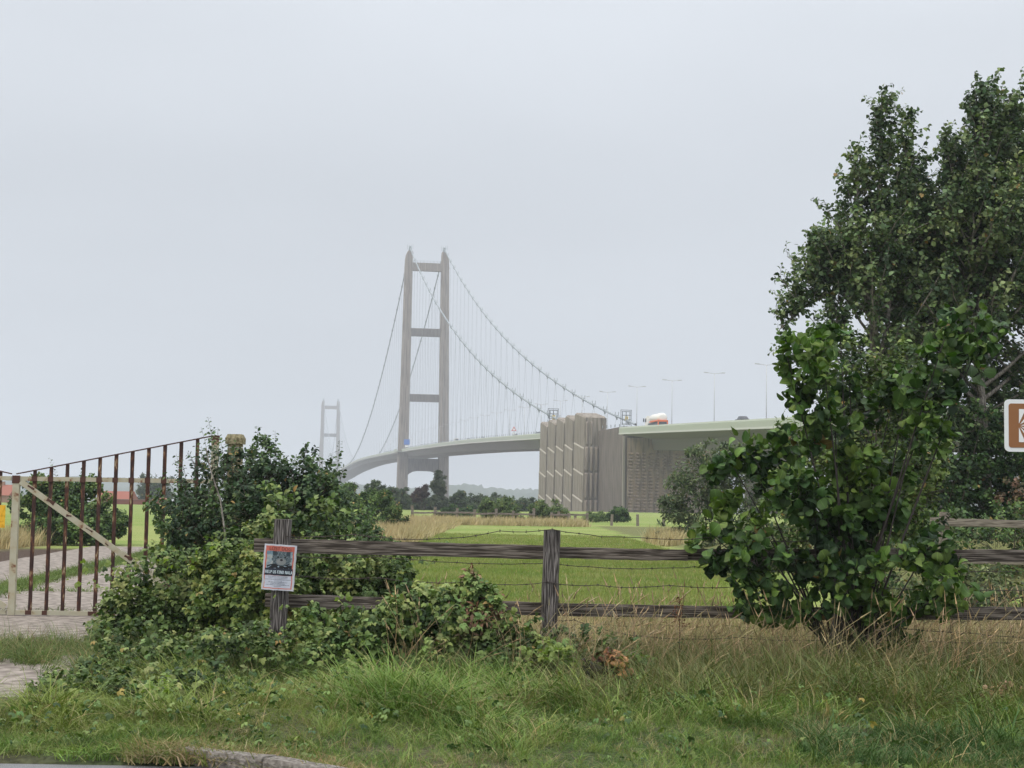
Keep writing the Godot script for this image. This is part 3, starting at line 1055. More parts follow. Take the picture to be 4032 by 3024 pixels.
func build_anchorage() -> void:
	var root := Node3D.new()
	root.name = "anchorage"
	root.set_meta("label", "massive stepped concrete anchor block with slanting ledges")
	bridge.add_child(root, true)
	# five buttresses along the side, each in four tiers with slanting ledges
	for i in 5:
		var s0 := -515.0 - 13.6 * i
		var s1 := s0 - (11.4 if i < 4 else 13.6)
		var st := begin()
		var rings := []
		var lv := [-5.0, 3.1, 10.4, 17.6]
		for e in [[s0, 25.55, 0.0], [s0 - 0.5, 25.95, 0.0], [s0 - 1.2, 26.05, 0.06], [s1 + 0.9, 24.5, 0.94], [s1, 24.1, 1.0]]:
			var r := PackedVector3Array()
			var dip: float = e[2] * 1.9
			r.append(bp(e[0], 10.1, -5))
			for k in 4:
				var out := 16.0 + 0.14 * (3 - k)
				var y0: float = lv[k] - dip if k else -5.0
				var y1: float = lv[k + 1] - dip - 0.42 if k < 3 else e[1] - 0.35
				r.append(bp(e[0], out, y0))
				r.append(bp(e[0], out, y1))
			r.append(bp(e[0], 15.6, e[1]))
			r.append(bp(e[0], 10.1, e[1]))
			rings.append(r)
		skin(st, rings)
		part("buttress", commit(st), M.fin, root)
		# the slanting ledges, their sky-lit brightness put into a paler colour
		for k in 3:
			st = begin()
			rings = []
			for e in [[s0 - 0.1, 0.0], [s1 + 0.1, 1.0]]:
				var dip: float = e[1] * 1.9
				var o := 16.0 + 0.14 * (2 - k)
				rings.append(PackedVector3Array([bp(e[0], o - 0.2, lv[k + 1] - dip + 0.14), bp(e[0], o + 0.1, lv[k + 1] - dip + 0.1), bp(e[0], o + 0.2, lv[k + 1] - dip - 0.16), bp(e[0], o + 0.19, lv[k + 1] - dip - 0.28), bp(e[0], o - 0.2, lv[k + 1] - dip - 0.4)]))
			skin(st, rings)
			part("ledge", commit(st), M.lit_ledge_tone, root)
	# fluted end of the last buttress
	var sf := -583.0
	var tiers := [[-5.0, 1.5], [2.1, 8.9], [9.5, 16.0], [16.6, 22.9]]
	for k in 4:
		for j in 4:
			var st := begin()
			var off := 15.3 - j * 1.35
			if k == 3 and j > 1: continue
			tube(st, [bp(sf, off, tiers[k][0]), bp(sf - 0.15, off, tiers[k][0] + 0.5), bp(sf - 0.15, off, tiers[k][1] - 0.5), bp(sf, off, tiers[k][1])], 0.5 if k < 3 else 0.3, 0.5 if k < 3 else 0.3, 8)
			part("flute", commit(st), M.stained, root)
	var st := begin()
	bridge_box(st, -583, -583.55, 10.0, 10.7, -5, 24.0)
	part("corner_rib", commit(st), M.concrete, root)
	# body, recessed side wall, corner strip painted pale for side light, front wall with rows of cast blocks
	st = begin()
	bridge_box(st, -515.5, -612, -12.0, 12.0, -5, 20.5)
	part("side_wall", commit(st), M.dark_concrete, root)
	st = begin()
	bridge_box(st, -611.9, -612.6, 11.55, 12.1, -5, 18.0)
	part("lit_corner_strip", commit(st), M.strip, root)
	st = begin()
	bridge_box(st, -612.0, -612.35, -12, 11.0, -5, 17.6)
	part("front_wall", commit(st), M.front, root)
	rng.seed = 5
	st = begin()
	var h := Vector3(0.62, 0.17, 0.2)
	skin(st, [PackedVector3Array([Vector3(-0.62, -0.2, 0), Vector3(-0.62, 0.2, 0), Vector3(0.62, 0.2, 0), Vector3(0.62, -0.2, 0)]), PackedVector3Array([Vector3(-0.58, -0.15, 0.5), Vector3(-0.58, 0.02, 0.5), Vector3(0.58, 0.02, 0.5), Vector3(0.58, -0.15, 0.5)])])
	var block := commit(st)
	var xfs := []
	for row in 20:
		for col in 10:
			var off := 10.0 - col * 1.75 + (0.0 if row % 2 else 0.12)
			var sc := rng.randf_range(0.55, 1.15)
			xfs.append(Transform3D(Basis.from_scale(Vector3(sc, rng.randf_range(0.7, 1.5), rng.randf_range(0.7, 1.1))), bp(-612.34, off + rng.randf_range(-0.12, 0.12), -2.2 + row * 0.83)))
	pieces("cast_block", block, M.front, root, xfs)


func build_bridge_furniture() -> void:
	# lamps on the central reservation
	var st := begin()
	tube(st, [Vector3(0, 0, 0), Vector3(0, 12.6, 0)], 0.1, 0.06, 6)
	var pole := commit(st)
	st = begin()
	tube(st, [Vector3(-1.7, 12.75, 0), Vector3(0, 12.55, 0), Vector3(1.7, 12.75, 0)], 0.06, 0.06, 5)
	var arm := commit(st)
	st = begin()
	box(st, Vector3(0, 0, 0), Vector3(1.0, 0.2, 0.4))
	var head := commit(st)
	var s := -727.0
	var i := 0
	while s < 420:
		var k := roundi((s + 727.0) / 37.4)
		var label := "slender double-armed lamp post on the far stretch of the bridge deck"
		var far_one := roundi((s - 20.0) / 60.0)
		if s < 0 and k >= 6: label = "slender double-armed lamp post on the side span, %s to the left of the anchor block" % (ORD[k - 6] if k - 6 < 10 else "%dth" % (k - 5))
		elif k >= 6: label = "slender double-armed lamp post beyond the near tower, %s along the misty deck" % ORD[clampi(far_one, 0, 9)]
		if k < 6:
			label = ["tall double-armed lamp post on the bridge deck beside the leafy bush on the right", "double-armed lamp post just right of the white tanker, second from the bush", "double-armed lamp post third from the right, in the gap right of the tanker", "double-armed lamp post rising directly above the white tanker", "double-armed lamp post just left of the white tanker", "double-armed lamp post above the right-hand end of the cable"][k]
		var o := thing("lamp_post", label, "lamp post", bridge_point(s, 0, deck_y(s) - 0.4), BRIDGE_TURN, "lamp posts along the bridge deck")
		part("pole", pole, M.lamp_post, o)
		part("arm", arm, M.lamp_post, o)
		for x in [-2.0, 2.0]:
			part("lamp_head", head, M.lamp_post, o, Transform3D(Basis(Vector3(0, 0, 1), 0.08 * signf(x)), Vector3(x, 12.78, 0)))
		s += 37.4 if s < 0 else 60.0
		i += 1
	# frames at the ends of the cables
	var frames := [[-512.0, 11.3, "left-hand steel cage on the cable end behind the anchor block"], [-517.0, -11.3, "right-hand steel cage on the cable end near the white tanker"]]
	for f in frames:
		var o := thing("cable_cage", f[2], "steel cage", bridge_point(f[0], f[1], deck_y(f[0]) + 0.9), BRIDGE_TURN, "steel cages where the cables end")
		st = begin()
		for x in [-1.7, 1.7]:
			box(st, Vector3(x, 3.3, 0), Vector3(0.13, 7.0, 0.13))
		for x in [-1.25, 0.0, 1.25]:
			box(st, Vector3(x, 4.2, 0.1), Vector3(0.2, 4.4, 0.2))
		for y in [6.35, 5.2, 3.8, 2.4]:
			box(st, Vector3(0, y, 0.22), Vector3(2.9, 0.2, 0.16))
		box(st, Vector3(0, 6.85, 0), Vector3(3.6, 0.14, 0.5))
		part("frame", commit(st), M.dark_steel, o)
		st = begin()
		box(st, Vector3(0.1, 4.1, 0.4), Vector3(0.95, 1.5, 0.3))
		part("yellow_box", commit(st), flat_mat(Color(0.5, 0.38, 0.12), 0.6), o)
	# road signs on the deck
	var o := thing("warning_sign", "small red-edged triangular road sign on the bridge deck left of the anchor block", "road sign", bridge_point(-442, 12.6, deck_y(-442) - 0.9), BRIDGE_TURN)
	st = begin()
	box(st, Vector3(0, 1.6, 0), Vector3(0.12, 3.2, 0.12))
	part("post", commit(st), M.steel, o)
	for q in [[1.0, 0.0, flat_mat(Color(0.6, 0.06, 0.05), 0.5), "border"], [0.62, 0.03, flat_mat(Color(0.8, 0.8, 0.78), 0.5), "face"]]:
		st = begin()
		var r: float = q[0]
		var ring := PackedVector3Array([Vector3(-0.95 * r, 3.2 - 0.55 * r, 0.08 + q[1]), Vector3(0, 3.2 + 1.1 * r, 0.08 + q[1]), Vector3(0.95 * r, 3.2 - 0.55 * r, 0.08 + q[1])])
		var back := PackedVector3Array()
		for p in ring: back.append(p + Vector3(0, 0, -0.06))
		skin(st, [back, ring])
		part(q[3], commit(st), q[2], o)
	st = begin()
	box(st, Vector3(0, 1.7, 0.1), Vector3(1.1, 0.8, 0.05))
	part("plate", commit(st), flat_mat(Color(0.75, 0.75, 0.74), 0.5), o)
	o = thing("blue_sign", "small blue direction sign on the bridge deck at the foot of the near tower", "road sign", bridge_point(-20, 12.6, deck_y(-20) - 0.4), BRIDGE_TURN)
	st = begin()
	for x in [-1.2, 1.2]: box(st, Vector3(x, 2.2, 0), Vector3(0.15, 4.4, 0.15))
	part("post", commit(st), M.steel, o)
	st = begin()
	box(st, Vector3(0, 4.6, 0.12), Vector3(3.6, 3.4, 0.08))
	part("panel", commit(st), flat_mat(Color(0.06, 0.17, 0.5), 0.5), o)
	st = begin()
	box(st, Vector3(0, 1.9, 0.12), Vector3(2.2, 1.3, 0.08))
	part("lower_panel", commit(st), flat_mat(Color(0.75, 0.75, 0.73), 0.5), o)
	# traffic
	var cars := [[-466.0, 8.0, Color(0.03, 0.035, 0.045), "dark car on the bridge deck just left of the anchor block"], [-418.0, 8.2, Color(0.05, 0.05, 0.06), "dark grey car on the bridge deck beneath the red triangular sign"], [-330.0, 8.0, Color(0.09, 0.11, 0.14), "blue-grey car on the middle of the side span"], [-285.0, 8.4, Color(0.12, 0.12, 0.12), "grey car on the bridge deck behind the small white van"], [-180.0, 8.0, Color(0.06, 0.065, 0.07), "dark car on the bridge deck nearest the tall tower"], [-700.0, 8.5, Color(0.02, 0.02, 0.024), "black car on the approach deck beside the leafy bush"]]
	for c in cars:
		car(c[0], c[1], c[2], c[3])
	van(-235, 8.0)
	tanker(-629, 7.2)


func wheels(o: Node3D, r: float, x: float, zs: Array, w := 0.22) -> void:
	var st := begin()
	tube(st, [Vector3(-w / 2, 0, 0), Vector3(w / 2, 0, 0)], r, r, 14)
	var mesh := commit(st)
	for z in zs:
		for sx in [-1, 1]:
			part("wheel", mesh, M.dark_steel, o, Transform3D(Basis(), Vector3(x * sx, r, z)))


func car(s: float, off: float, c: Color, label: String) -> void:
	var o := thing("car", label, "car", bridge_point(s, off, deck_y(s) - 0.39), BRIDGE_TURN, "cars crossing the bridge")
	var st := begin()
	var prof := [[-2.1, 0.35], [-2.15, 0.75], [-1.9, 0.95], [1.7, 1.0], [2.1, 0.9], [2.15, 0.4]]
	var rings := []
	for x in [-0.88, -0.8, 0.8, 0.88]:
		var k := 1.0 if absf(x) < 0.85 else 0.95
		var r := PackedVector3Array()
		for p in prof: r.append(Vector3(x, 0.35 + (p[1] - 0.35) * k, p[0] * k))
		rings.append(r)
	skin(st, rings)
	var paint := flat_mat(c, 0.3)
	part("body", commit(st), paint, o)
	for q in [["cabin", 1.0, paint, 0.0], ["window", 0.9, flat_mat(Color(0.04, 0.05, 0.06), 0.15), 0.05]]:
		st = begin()
		rings = []
		var k: float = q[1]
		for x in [-0.78, 0.78]:
			var r := PackedVector3Array()
			for p in [[-1.0, 0.96], [-0.35, 1.5], [1.0, 1.5], [1.8, 0.98]]:
				r.append(Vector3(signf(x) * ((0.76 if p[1] < 1.2 else 0.62) + q[3]), 0.96 + (p[1] - 0.96) * (k if q[3] > 0 else 1.0) * (0.92 if q[3] > 0 else 1.0), p[0] * k + (0.04 if q[3] > 0 else 0.0)))
			rings.append(r)
		skin(st, rings)
		part(q[0], commit(st), q[2], o)
	wheels(o, 0.32, 0.76, [-1.35, 1.35])


func van(s: float, off: float) -> void:
	var o := thing("van", "small white van on the bridge deck right of the tall tower", "van", bridge_point(s, off, deck_y(s) - 0.39), BRIDGE_TURN)
	var st := begin()
	var rings := []
	for x in [-1.0, -0.9, 0.9, 1.0]:
		var k := 1.0 if absf(x) < 0.95 else 0.93
		var r := PackedVector3Array()
		for p in [[-2.6, 0.4], [-2.6, 1.1], [-1.7, 1.3], [-1.0, 2.3], [2.6, 2.4], [2.65, 0.4]]:
			r.append(Vector3(x, 0.4 + (p[1] - 0.4) * k, p[0]))
		rings.append(r)
	skin(st, rings)
	part("body", commit(st), flat_mat(Color(0.62, 0.6, 0.55), 0.4), o)
	st = begin()
	box(st, Vector3(0, 1.75, 2.64), Vector3(1.5, 0.6, 0.06))
	part("rear_window", commit(st), flat_mat(Color(0.04, 0.05, 0.06), 0.15), o)
	wheels(o, 0.36, 0.86, [-1.7, 1.7])


func tanker(s: float, off: float) -> void:
	var o := thing("tanker_lorry", "white tanker lorry with an orange band crossing the approach deck", "tanker", bridge_point(s, off, deck_y(s) - 0.39), BRIDGE_TURN)
	var white := flat_mat(Color(0.78, 0.75, 0.68), 0.3)
	var orange := flat_mat(Color(0.75, 0.17, 0.05), 0.45)
	# barrel: an oval shell with domed ends
	var st := begin()
	st.set_smooth_group(0)
	var rings := []
	for q in [[-4.6, 0.55], [-4.5, 0.85], [-4.2, 1.0], [3.6, 1.0], [3.95, 0.9], [4.1, 0.6], [4.15, 0.3]]:
		var r := PackedVector3Array()
		for k in 20:
			var a := TAU * k / 20
			r.append(Vector3(cos(a) * 1.28 * q[1], 2.55 + sin(a) * 1.12 * q[1], q[0]))
		rings.append(r)
	skin(st, rings)
	part("tank", commit(st), white, o)
	st = begin()
	box(st, Vector3(0, 1.75, 0), Vector3(2.6, 0.26, 8.3))
	box(st, Vector3(0, 1.7, 4.2), Vector3(2.5, 0.4, 0.5))
	for x in [-1.15, 1.15]:
		box(st, Vector3(x, 1.2, 4.3), Vector3(0.28, 1.3, 0.3))
	part("orange_band", commit(st), orange, o)
	st = begin()
	box(st, Vector3(0, 1.15, -1.2), Vector3(1.9, 0.7, 11.0))
	part("chassis", commit(st), M.dark_steel, o)
	st = begin()
	rings = []
	for x in [-1.25, -1.15, 1.15, 1.25]:
		var k := 1.0 if absf(x) < 1.2 else 0.95
		var r := PackedVector3Array()
		for p in [[-8.6, 0.6], [-8.65, 1.8], [-8.35, 3.0], [-6.5, 3.4], [-6.3, 0.6]]:
			r.append(Vector3(x, 0.6 + (p[1] - 0.6) * k, p[0]))
		rings.append(r)
	skin(st, rings)
	part("cab", commit(st), white, o)
	st = begin()
	box(st, Vector3(-1.29, 2.35, -7.7), Vector3(0.06, 0.9, 1.0))
	part("side_window", commit(st), flat_mat(Color(0.05, 0.06, 0.07), 0.1), o)
	st = begin()
	box(st, Vector3(-1.62, 2.4, -8.3), Vector3(0.3, 0.9, 0.16))
	part("mirror", commit(st), M.dark_steel, o)
	wheels(o, 0.5, 1.05, [-7.4, -2.4, 2.0, 3.3], 0.35)
# ---------------------------------------------------------------- fence, gate, signs
func barbed(st: SurfaceTool, pts: Array, r := 0.0032) -> void:
	# two twisted strands read as one slightly lumpy wire, with a barb every 11 cm
	var path := []
	for i in pts.size() - 1:
		var a: Vector3 = pts[i]
		var b: Vector3 = pts[i + 1]
		var n := maxi(2, int(a.distance_to(b) / 0.1))
		for k in n:
			var t := float(k) / n
			path.append(a.lerp(b, t) - Vector3(0, 0.03 * 4 * t * (1 - t) * minf(1, a.distance_to(b)), 0) + Vector3(0, rng.randf_range(-0.004, 0.004), 0))
	path.append(pts[-1])
	tube(st, path, r, r, 4, false)
	var run := 0.0
	for i in range(1, path.size()):
		run += path[i].distance_to(path[i - 1])
		if run > 0.11:
			run = 0.0
			var p: Vector3 = path[i]
			for k in 2:
				var d := Vector3(rng.randf_range(-0.5, 0.5), rng.randf_range(-1, 1), rng.randf_range(-0.6, 0.6)).normalized() * 0.02
				tube(st, [p - d, p + d], 0.0022, 0.0012, 3, false)
			tube(st, [p - Vector3(0.008, 0, 0), p + Vector3(0.008, 0, 0)], 0.0055, 0.0055, 4)


func build_fence() -> void:
	rng.seed = 17
	var root := thing("post_and_rail_fence", "weathered dark timber post and rail fence with barbed wire along the field", "fence")
	var posts := [[-2.165, 0.0, -2.13, 1.375, 0.155], [0.37, 0.0, 0.40, 1.315, 0.155], [3.09, 0.0, 3.11, 1.33, 0.15], [5.75, 0.0, 5.75, 1.34, 0.15], [8.45, 0.0, 8.43, 1.36, 0.15]]
	for p in posts:
		var st := begin()
		timber(st, Vector3(p[0], -0.2, -14.6), Vector3(p[2], p[3], -14.6), p[4], p[4] * 0.92, Vector3(1, 0, 0), 0.05, 14)
		part("post", commit(st), M.post_wood, root)
	var rails := [[-2.42, 1.125, 0.34, 1.1, 0.13, -14.74, M.rail_wood], [0.36, 1.105, 1.69, 1.095, 0.105, -14.735, M.rail_wood], [1.66, 1.1, 3.1, 1.12, 0.11, -14.765, M.rail_wood], [3.08, 1.13, 5.78, 1.148, 0.115, -14.735, M.rail_wood], [5.74, 1.15, 8.6, 1.16, 0.115, -14.74, M.rail_wood], [5.74, 0.608, 8.6, 0.62, 0.115, -14.74, M.rail_wood], [-2.3, 0.61, 0.38, 0.565, 0.125, -14.74, M.rail_wood], [0.36, 0.565, 3.1, 0.565, 0.115, -14.735, M.rail_wood], [3.07, 0.575, 5.78, 0.606, 0.12, -14.735, M.rail_wood]]
	for r in rails:
		var st := begin()
		var a := Vector3(r[0], r[1], r[5])
		var b := Vector3(r[2], r[3], r[5])
		timber(st, Vector3.ZERO, b - a, 0.045, r[4], Vector3(0, 0, 1), 0.05, 18, rng.randf_range(-0.008, 0.008))
		part("rail", commit(st), r[6], root, Transform3D(Basis(), a))
	# the stub of a rail on the far side of the first post
	var z := -14.52
	var wires := [
		[Vector3(-2.1, 1.22, z), Vector3(-1.45, 1.25, z), Vector3(-1.19, 1.225, z), Vector3(-0.77, 1.215, z), Vector3(-0.09, 1.3, z), Vector3(0.4, 1.32, z), Vector3(0.65, 1.29, z), Vector3(1.18, 1.262, z), Vector3(1.92, 1.275, z), Vector3(3.1, 1.27, z)],
		[Vector3(-2.1, 1.04, -14.69), Vector3(-1.23, 1.04, -14.69), Vector3(0.35, 1.0, -14.69), Vector3(1.75, 0.985, -14.69), Vector3(3.1, 1.0, -14.69), Vector3(6, 1.03, -14.69)],
		[Vector3(-2.1, 0.86, -14.69), Vector3(-1.22, 0.84, -14.69), Vector3(-0.43, 0.81, -14.69), Vector3(0.36, 0.832, z), Vector3(0.83, 0.812, z), Vector3(1.5, 0.82, z), Vector3(2.2, 0.83, z), Vector3(3.1, 0.83, z), Vector3(6, 0.87, z)],
		[Vector3(0.4, 0.47, -14.69), Vector3(0.62, 0.47, -14.69), Vector3(1.1, 0.345, -14.69), Vector3(2.19, 0.335, -14.69), Vector3(3.1, 0.34, -14.69), Vector3(6, 0.36, -14.69)],
		[Vector3(3.1, 0.55, z), Vector3(4.3, 0.42, z), Vector3(5.7, 0.4, z)]]
	for w in wires:
		var st := begin()
		barbed(st, w, 0.004 if w[0].z == z else 0.0035)
		part("barbed_wire", commit(st), M.wire, root)
	# stock netting behind the lower rail
	var st := begin()
	for k in 6:
		var y := 0.08 + k * 0.085
		var path := []
		for i in 34:
			path.append(Vector3(0.42 + i * 0.17, y + 0.012 * sin(i * 1.7 + k), -14.83 + 0.01 * sin(i * 2.3)))
		tube(st, path, 0.0016, 0.0016, 3, false)
	for i in 38:
		var x := 0.45 + i * 0.15
		tube(st, [Vector3(x, 0.02, -14.83), Vector3(x + rng.randf_range(-0.02, 0.02), 0.3, -14.83), Vector3(x, 0.52, -14.83)], 0.0015, 0.0015, 3, false)
	part("stock_netting", commit(st), M.wire, root)
	# poster
	build_poster()
	# thin iron stake in the grass right of the second post
	st = begin()
	tube(st, [Vector3(1.13, 0.0, -14.35), Vector3(1.165, 0.4, -14.37)], 0.007, 0.006, 6)
	tag(part("iron_stake", commit(st), M.wire), "thin dark iron stake standing in the dry grass under the lower rail", "stake")


func build_poster() -> void:
	var o := thing("lost_dog_poster", "red-bordered LOST DOG poster pinned to the left fence post", "poster", Vector3(-2.14, 0.93, -14.475))
	o.rotation = Vector3(deg_to_rad(2), deg_to_rad(4), deg_to_rad(-3.2))
	var w := 192
	var h := 272
	var img := Image.create(w, h, false, Image.FORMAT_RGB8)
	var n := FastNoiseLite.new()
	n.seed = 3
	n.frequency = 0.03
	var white := Color(0.80, 0.80, 0.83)
	var red := Color(0.80, 0.42, 0.36)
	for y in h:
		for x in w:
			var u := x / float(w)
			var v := y / float(h)
			var c := white
			if u > 0.05 and u < 0.93 and v > 0.035 and v < 0.965:
				c = red
				if v > 0.68 and u > 0.08 and u < 0.9 and v < 0.945: c = Color(0.78, 0.79, 0.84)
			if u > 0.09 and u < 0.89 and v > 0.145 and v < 0.52:
				# the printed photograph: a grey dog's head on pale bedding
				var p := Vector2((u - 0.55) / 0.30, (v - 0.31) / 0.17)
				var bg := Color(0.55, 0.62, 0.66).lerp(Color(0.72, 0.72, 0.70), clampf(n.get_noise_2d(x, y) * 1.4 + 0.5, 0, 1))
				c = bg
				if v < 0.22: c = Color(0.38, 0.5, 0.58).lerp(c, clampf(n.get_noise_2d(x * 2, y) + 0.4, 0, 1))
				var r := p.length() + 0.14 * n.get_noise_2d(x * 2, y * 2)
				if r < 1.0: c = Color(0.25, 0.30, 0.33).lerp(Color(0.48, 0.52, 0.54), clampf(n.get_noise_2d(x * 3, y * 3) * 1.5 + 0.4, 0, 1))
				if absf(p.x) > 0.5 and absf(p.x) < 0.9 and p.y < -0.4 and p.y > -1.15: c = Color(0.2, 0.25, 0.28)
				var m := Vector2(p.x / 0.5, (p.y - 0.35) / 0.42)
				if m.length() < 1: c = Color(0.52, 0.53, 0.53)
				if Vector2(p.x / 0.15, (p.y - 0.15) / 0.14).length() < 1: c = Color(0.12, 0.13, 0.15)
				for ex in [-0.36, 0.36]:
					if Vector2((p.x - ex) / 0.1, (p.y + 0.2) / 0.1).length() < 1: c = Color(0.06, 0.07, 0.08)
				if v > 0.44 + 0.02 * sin(u * 14) and u > 0.12: c = Color(0.06, 0.07, 0.09) if n.get_noise_2d(x, y * 2) < 0.25 else Color(0.6, 0.66, 0.72)
			if u > 0.06 and u < 0.92 and v > 0.52 and v < 0.675: c = Color(0.15, 0.17, 0.22)
			# small print
			if v > 0.69 and v < 0.93:
				var line := int((v - 0.69) / 0.03)
				var reach: float = [0.3, 0.3, 0.4, 0.12, 0.29, 0.22, 0.36, 0.11][mini(line, 7)]
				var f := fposmod((v - 0.69) / 0.03, 1.0)
				if absf(u - 0.49) < reach and f > 0.28 and f < 0.62 and n.get_noise_2d(x * 14, line * 90) > -0.28: c = Color(0.38, 0.4, 0.46)
			# rain-crumpled paper
			c = c * (0.96 + 0.06 * n.get_noise_2d(x * 0.6, y * 1.1))
			img.set_pixel(x, y, c)
	var mat := StandardMaterial3D.new()
	mat.albedo_texture = ImageTexture.create_from_image(img)
	mat.roughness = 0.55
	var st := begin()
	st.set_smooth_group(0)
	var W := 0.30
	var H := 0.425
	var g := func(i: int, j: int) -> Vector3:
		var u := i / 8.0
		var v := j / 10.0
		var curl := 0.012 * pow(absf(u - 0.5) * 2, 2) * (-1.0) + 0.004 * sin(u * 9 + v * 5)
		return Vector3((u - 0.5) * W + 0.002 * sin(v * 25), (0.5 - v) * H + 0.0015 * sin(u * 30), curl)
	for i in 8:
		for j in 10:
			for q in [[0, 0], [1, 0], [1, 1], [0, 0], [1, 1], [0, 1]]:
				st.set_uv(Vector2((i + q[0]) / 8.0, (j + q[1]) / 10.0))
				st.add_vertex(g.call(i + q[0], j + q[1]))
	part("sheet", commit(st), mat, o)
	# backing board so that the sheet has a thickness
	st = begin()
	box(st, Vector3(0, 0, -0.014), Vector3(0.285, 0.41, 0.004))
	part("backing", commit(st), flat_mat(Color(0.5, 0.5, 0.5), 0.8), o)
	var words := [["LOST DOG", 0.173, 0.0315, Color(0.05, 0.03, 0.03), 0.2, false], ["HELP US FIND NALA", -0.043, 0.028, Color(0.62, 0.72, 0.78), 0.252, true]]
	for q in words:
		var tm := TextMesh.new()
		tm.text = q[0]
		var f := SystemFont.new()
		f.font_names = PackedStringArray(["Droid Sans"])
		if q[5]: f.font_weight = 700
		tm.font = f
		tm.font_size = 32
		tm.depth = 0.0008
		tm.pixel_size = 0.001
		var size := tm.get_aabb().size
		var k: float = q[4] / maxf(size.x, 0.001)
		part("lettering", tm, flat_mat(q[3], 0.6), o, Transform3D(Basis.from_scale(Vector3(k, q[2] / maxf(size.y, 0.001), 1)), Vector3(0.0, q[1], 0.0065)))
	st = begin()
	for p in [Vector3(0.0, 0.2, 0.006), Vector3(0.01, -0.2, 0.006)]:
		tube(st, [p, p + Vector3(0, 0, 0.006)], 0.004, 0.003, 6)
	part("drawing_pin", commit(st), M.steel, o)


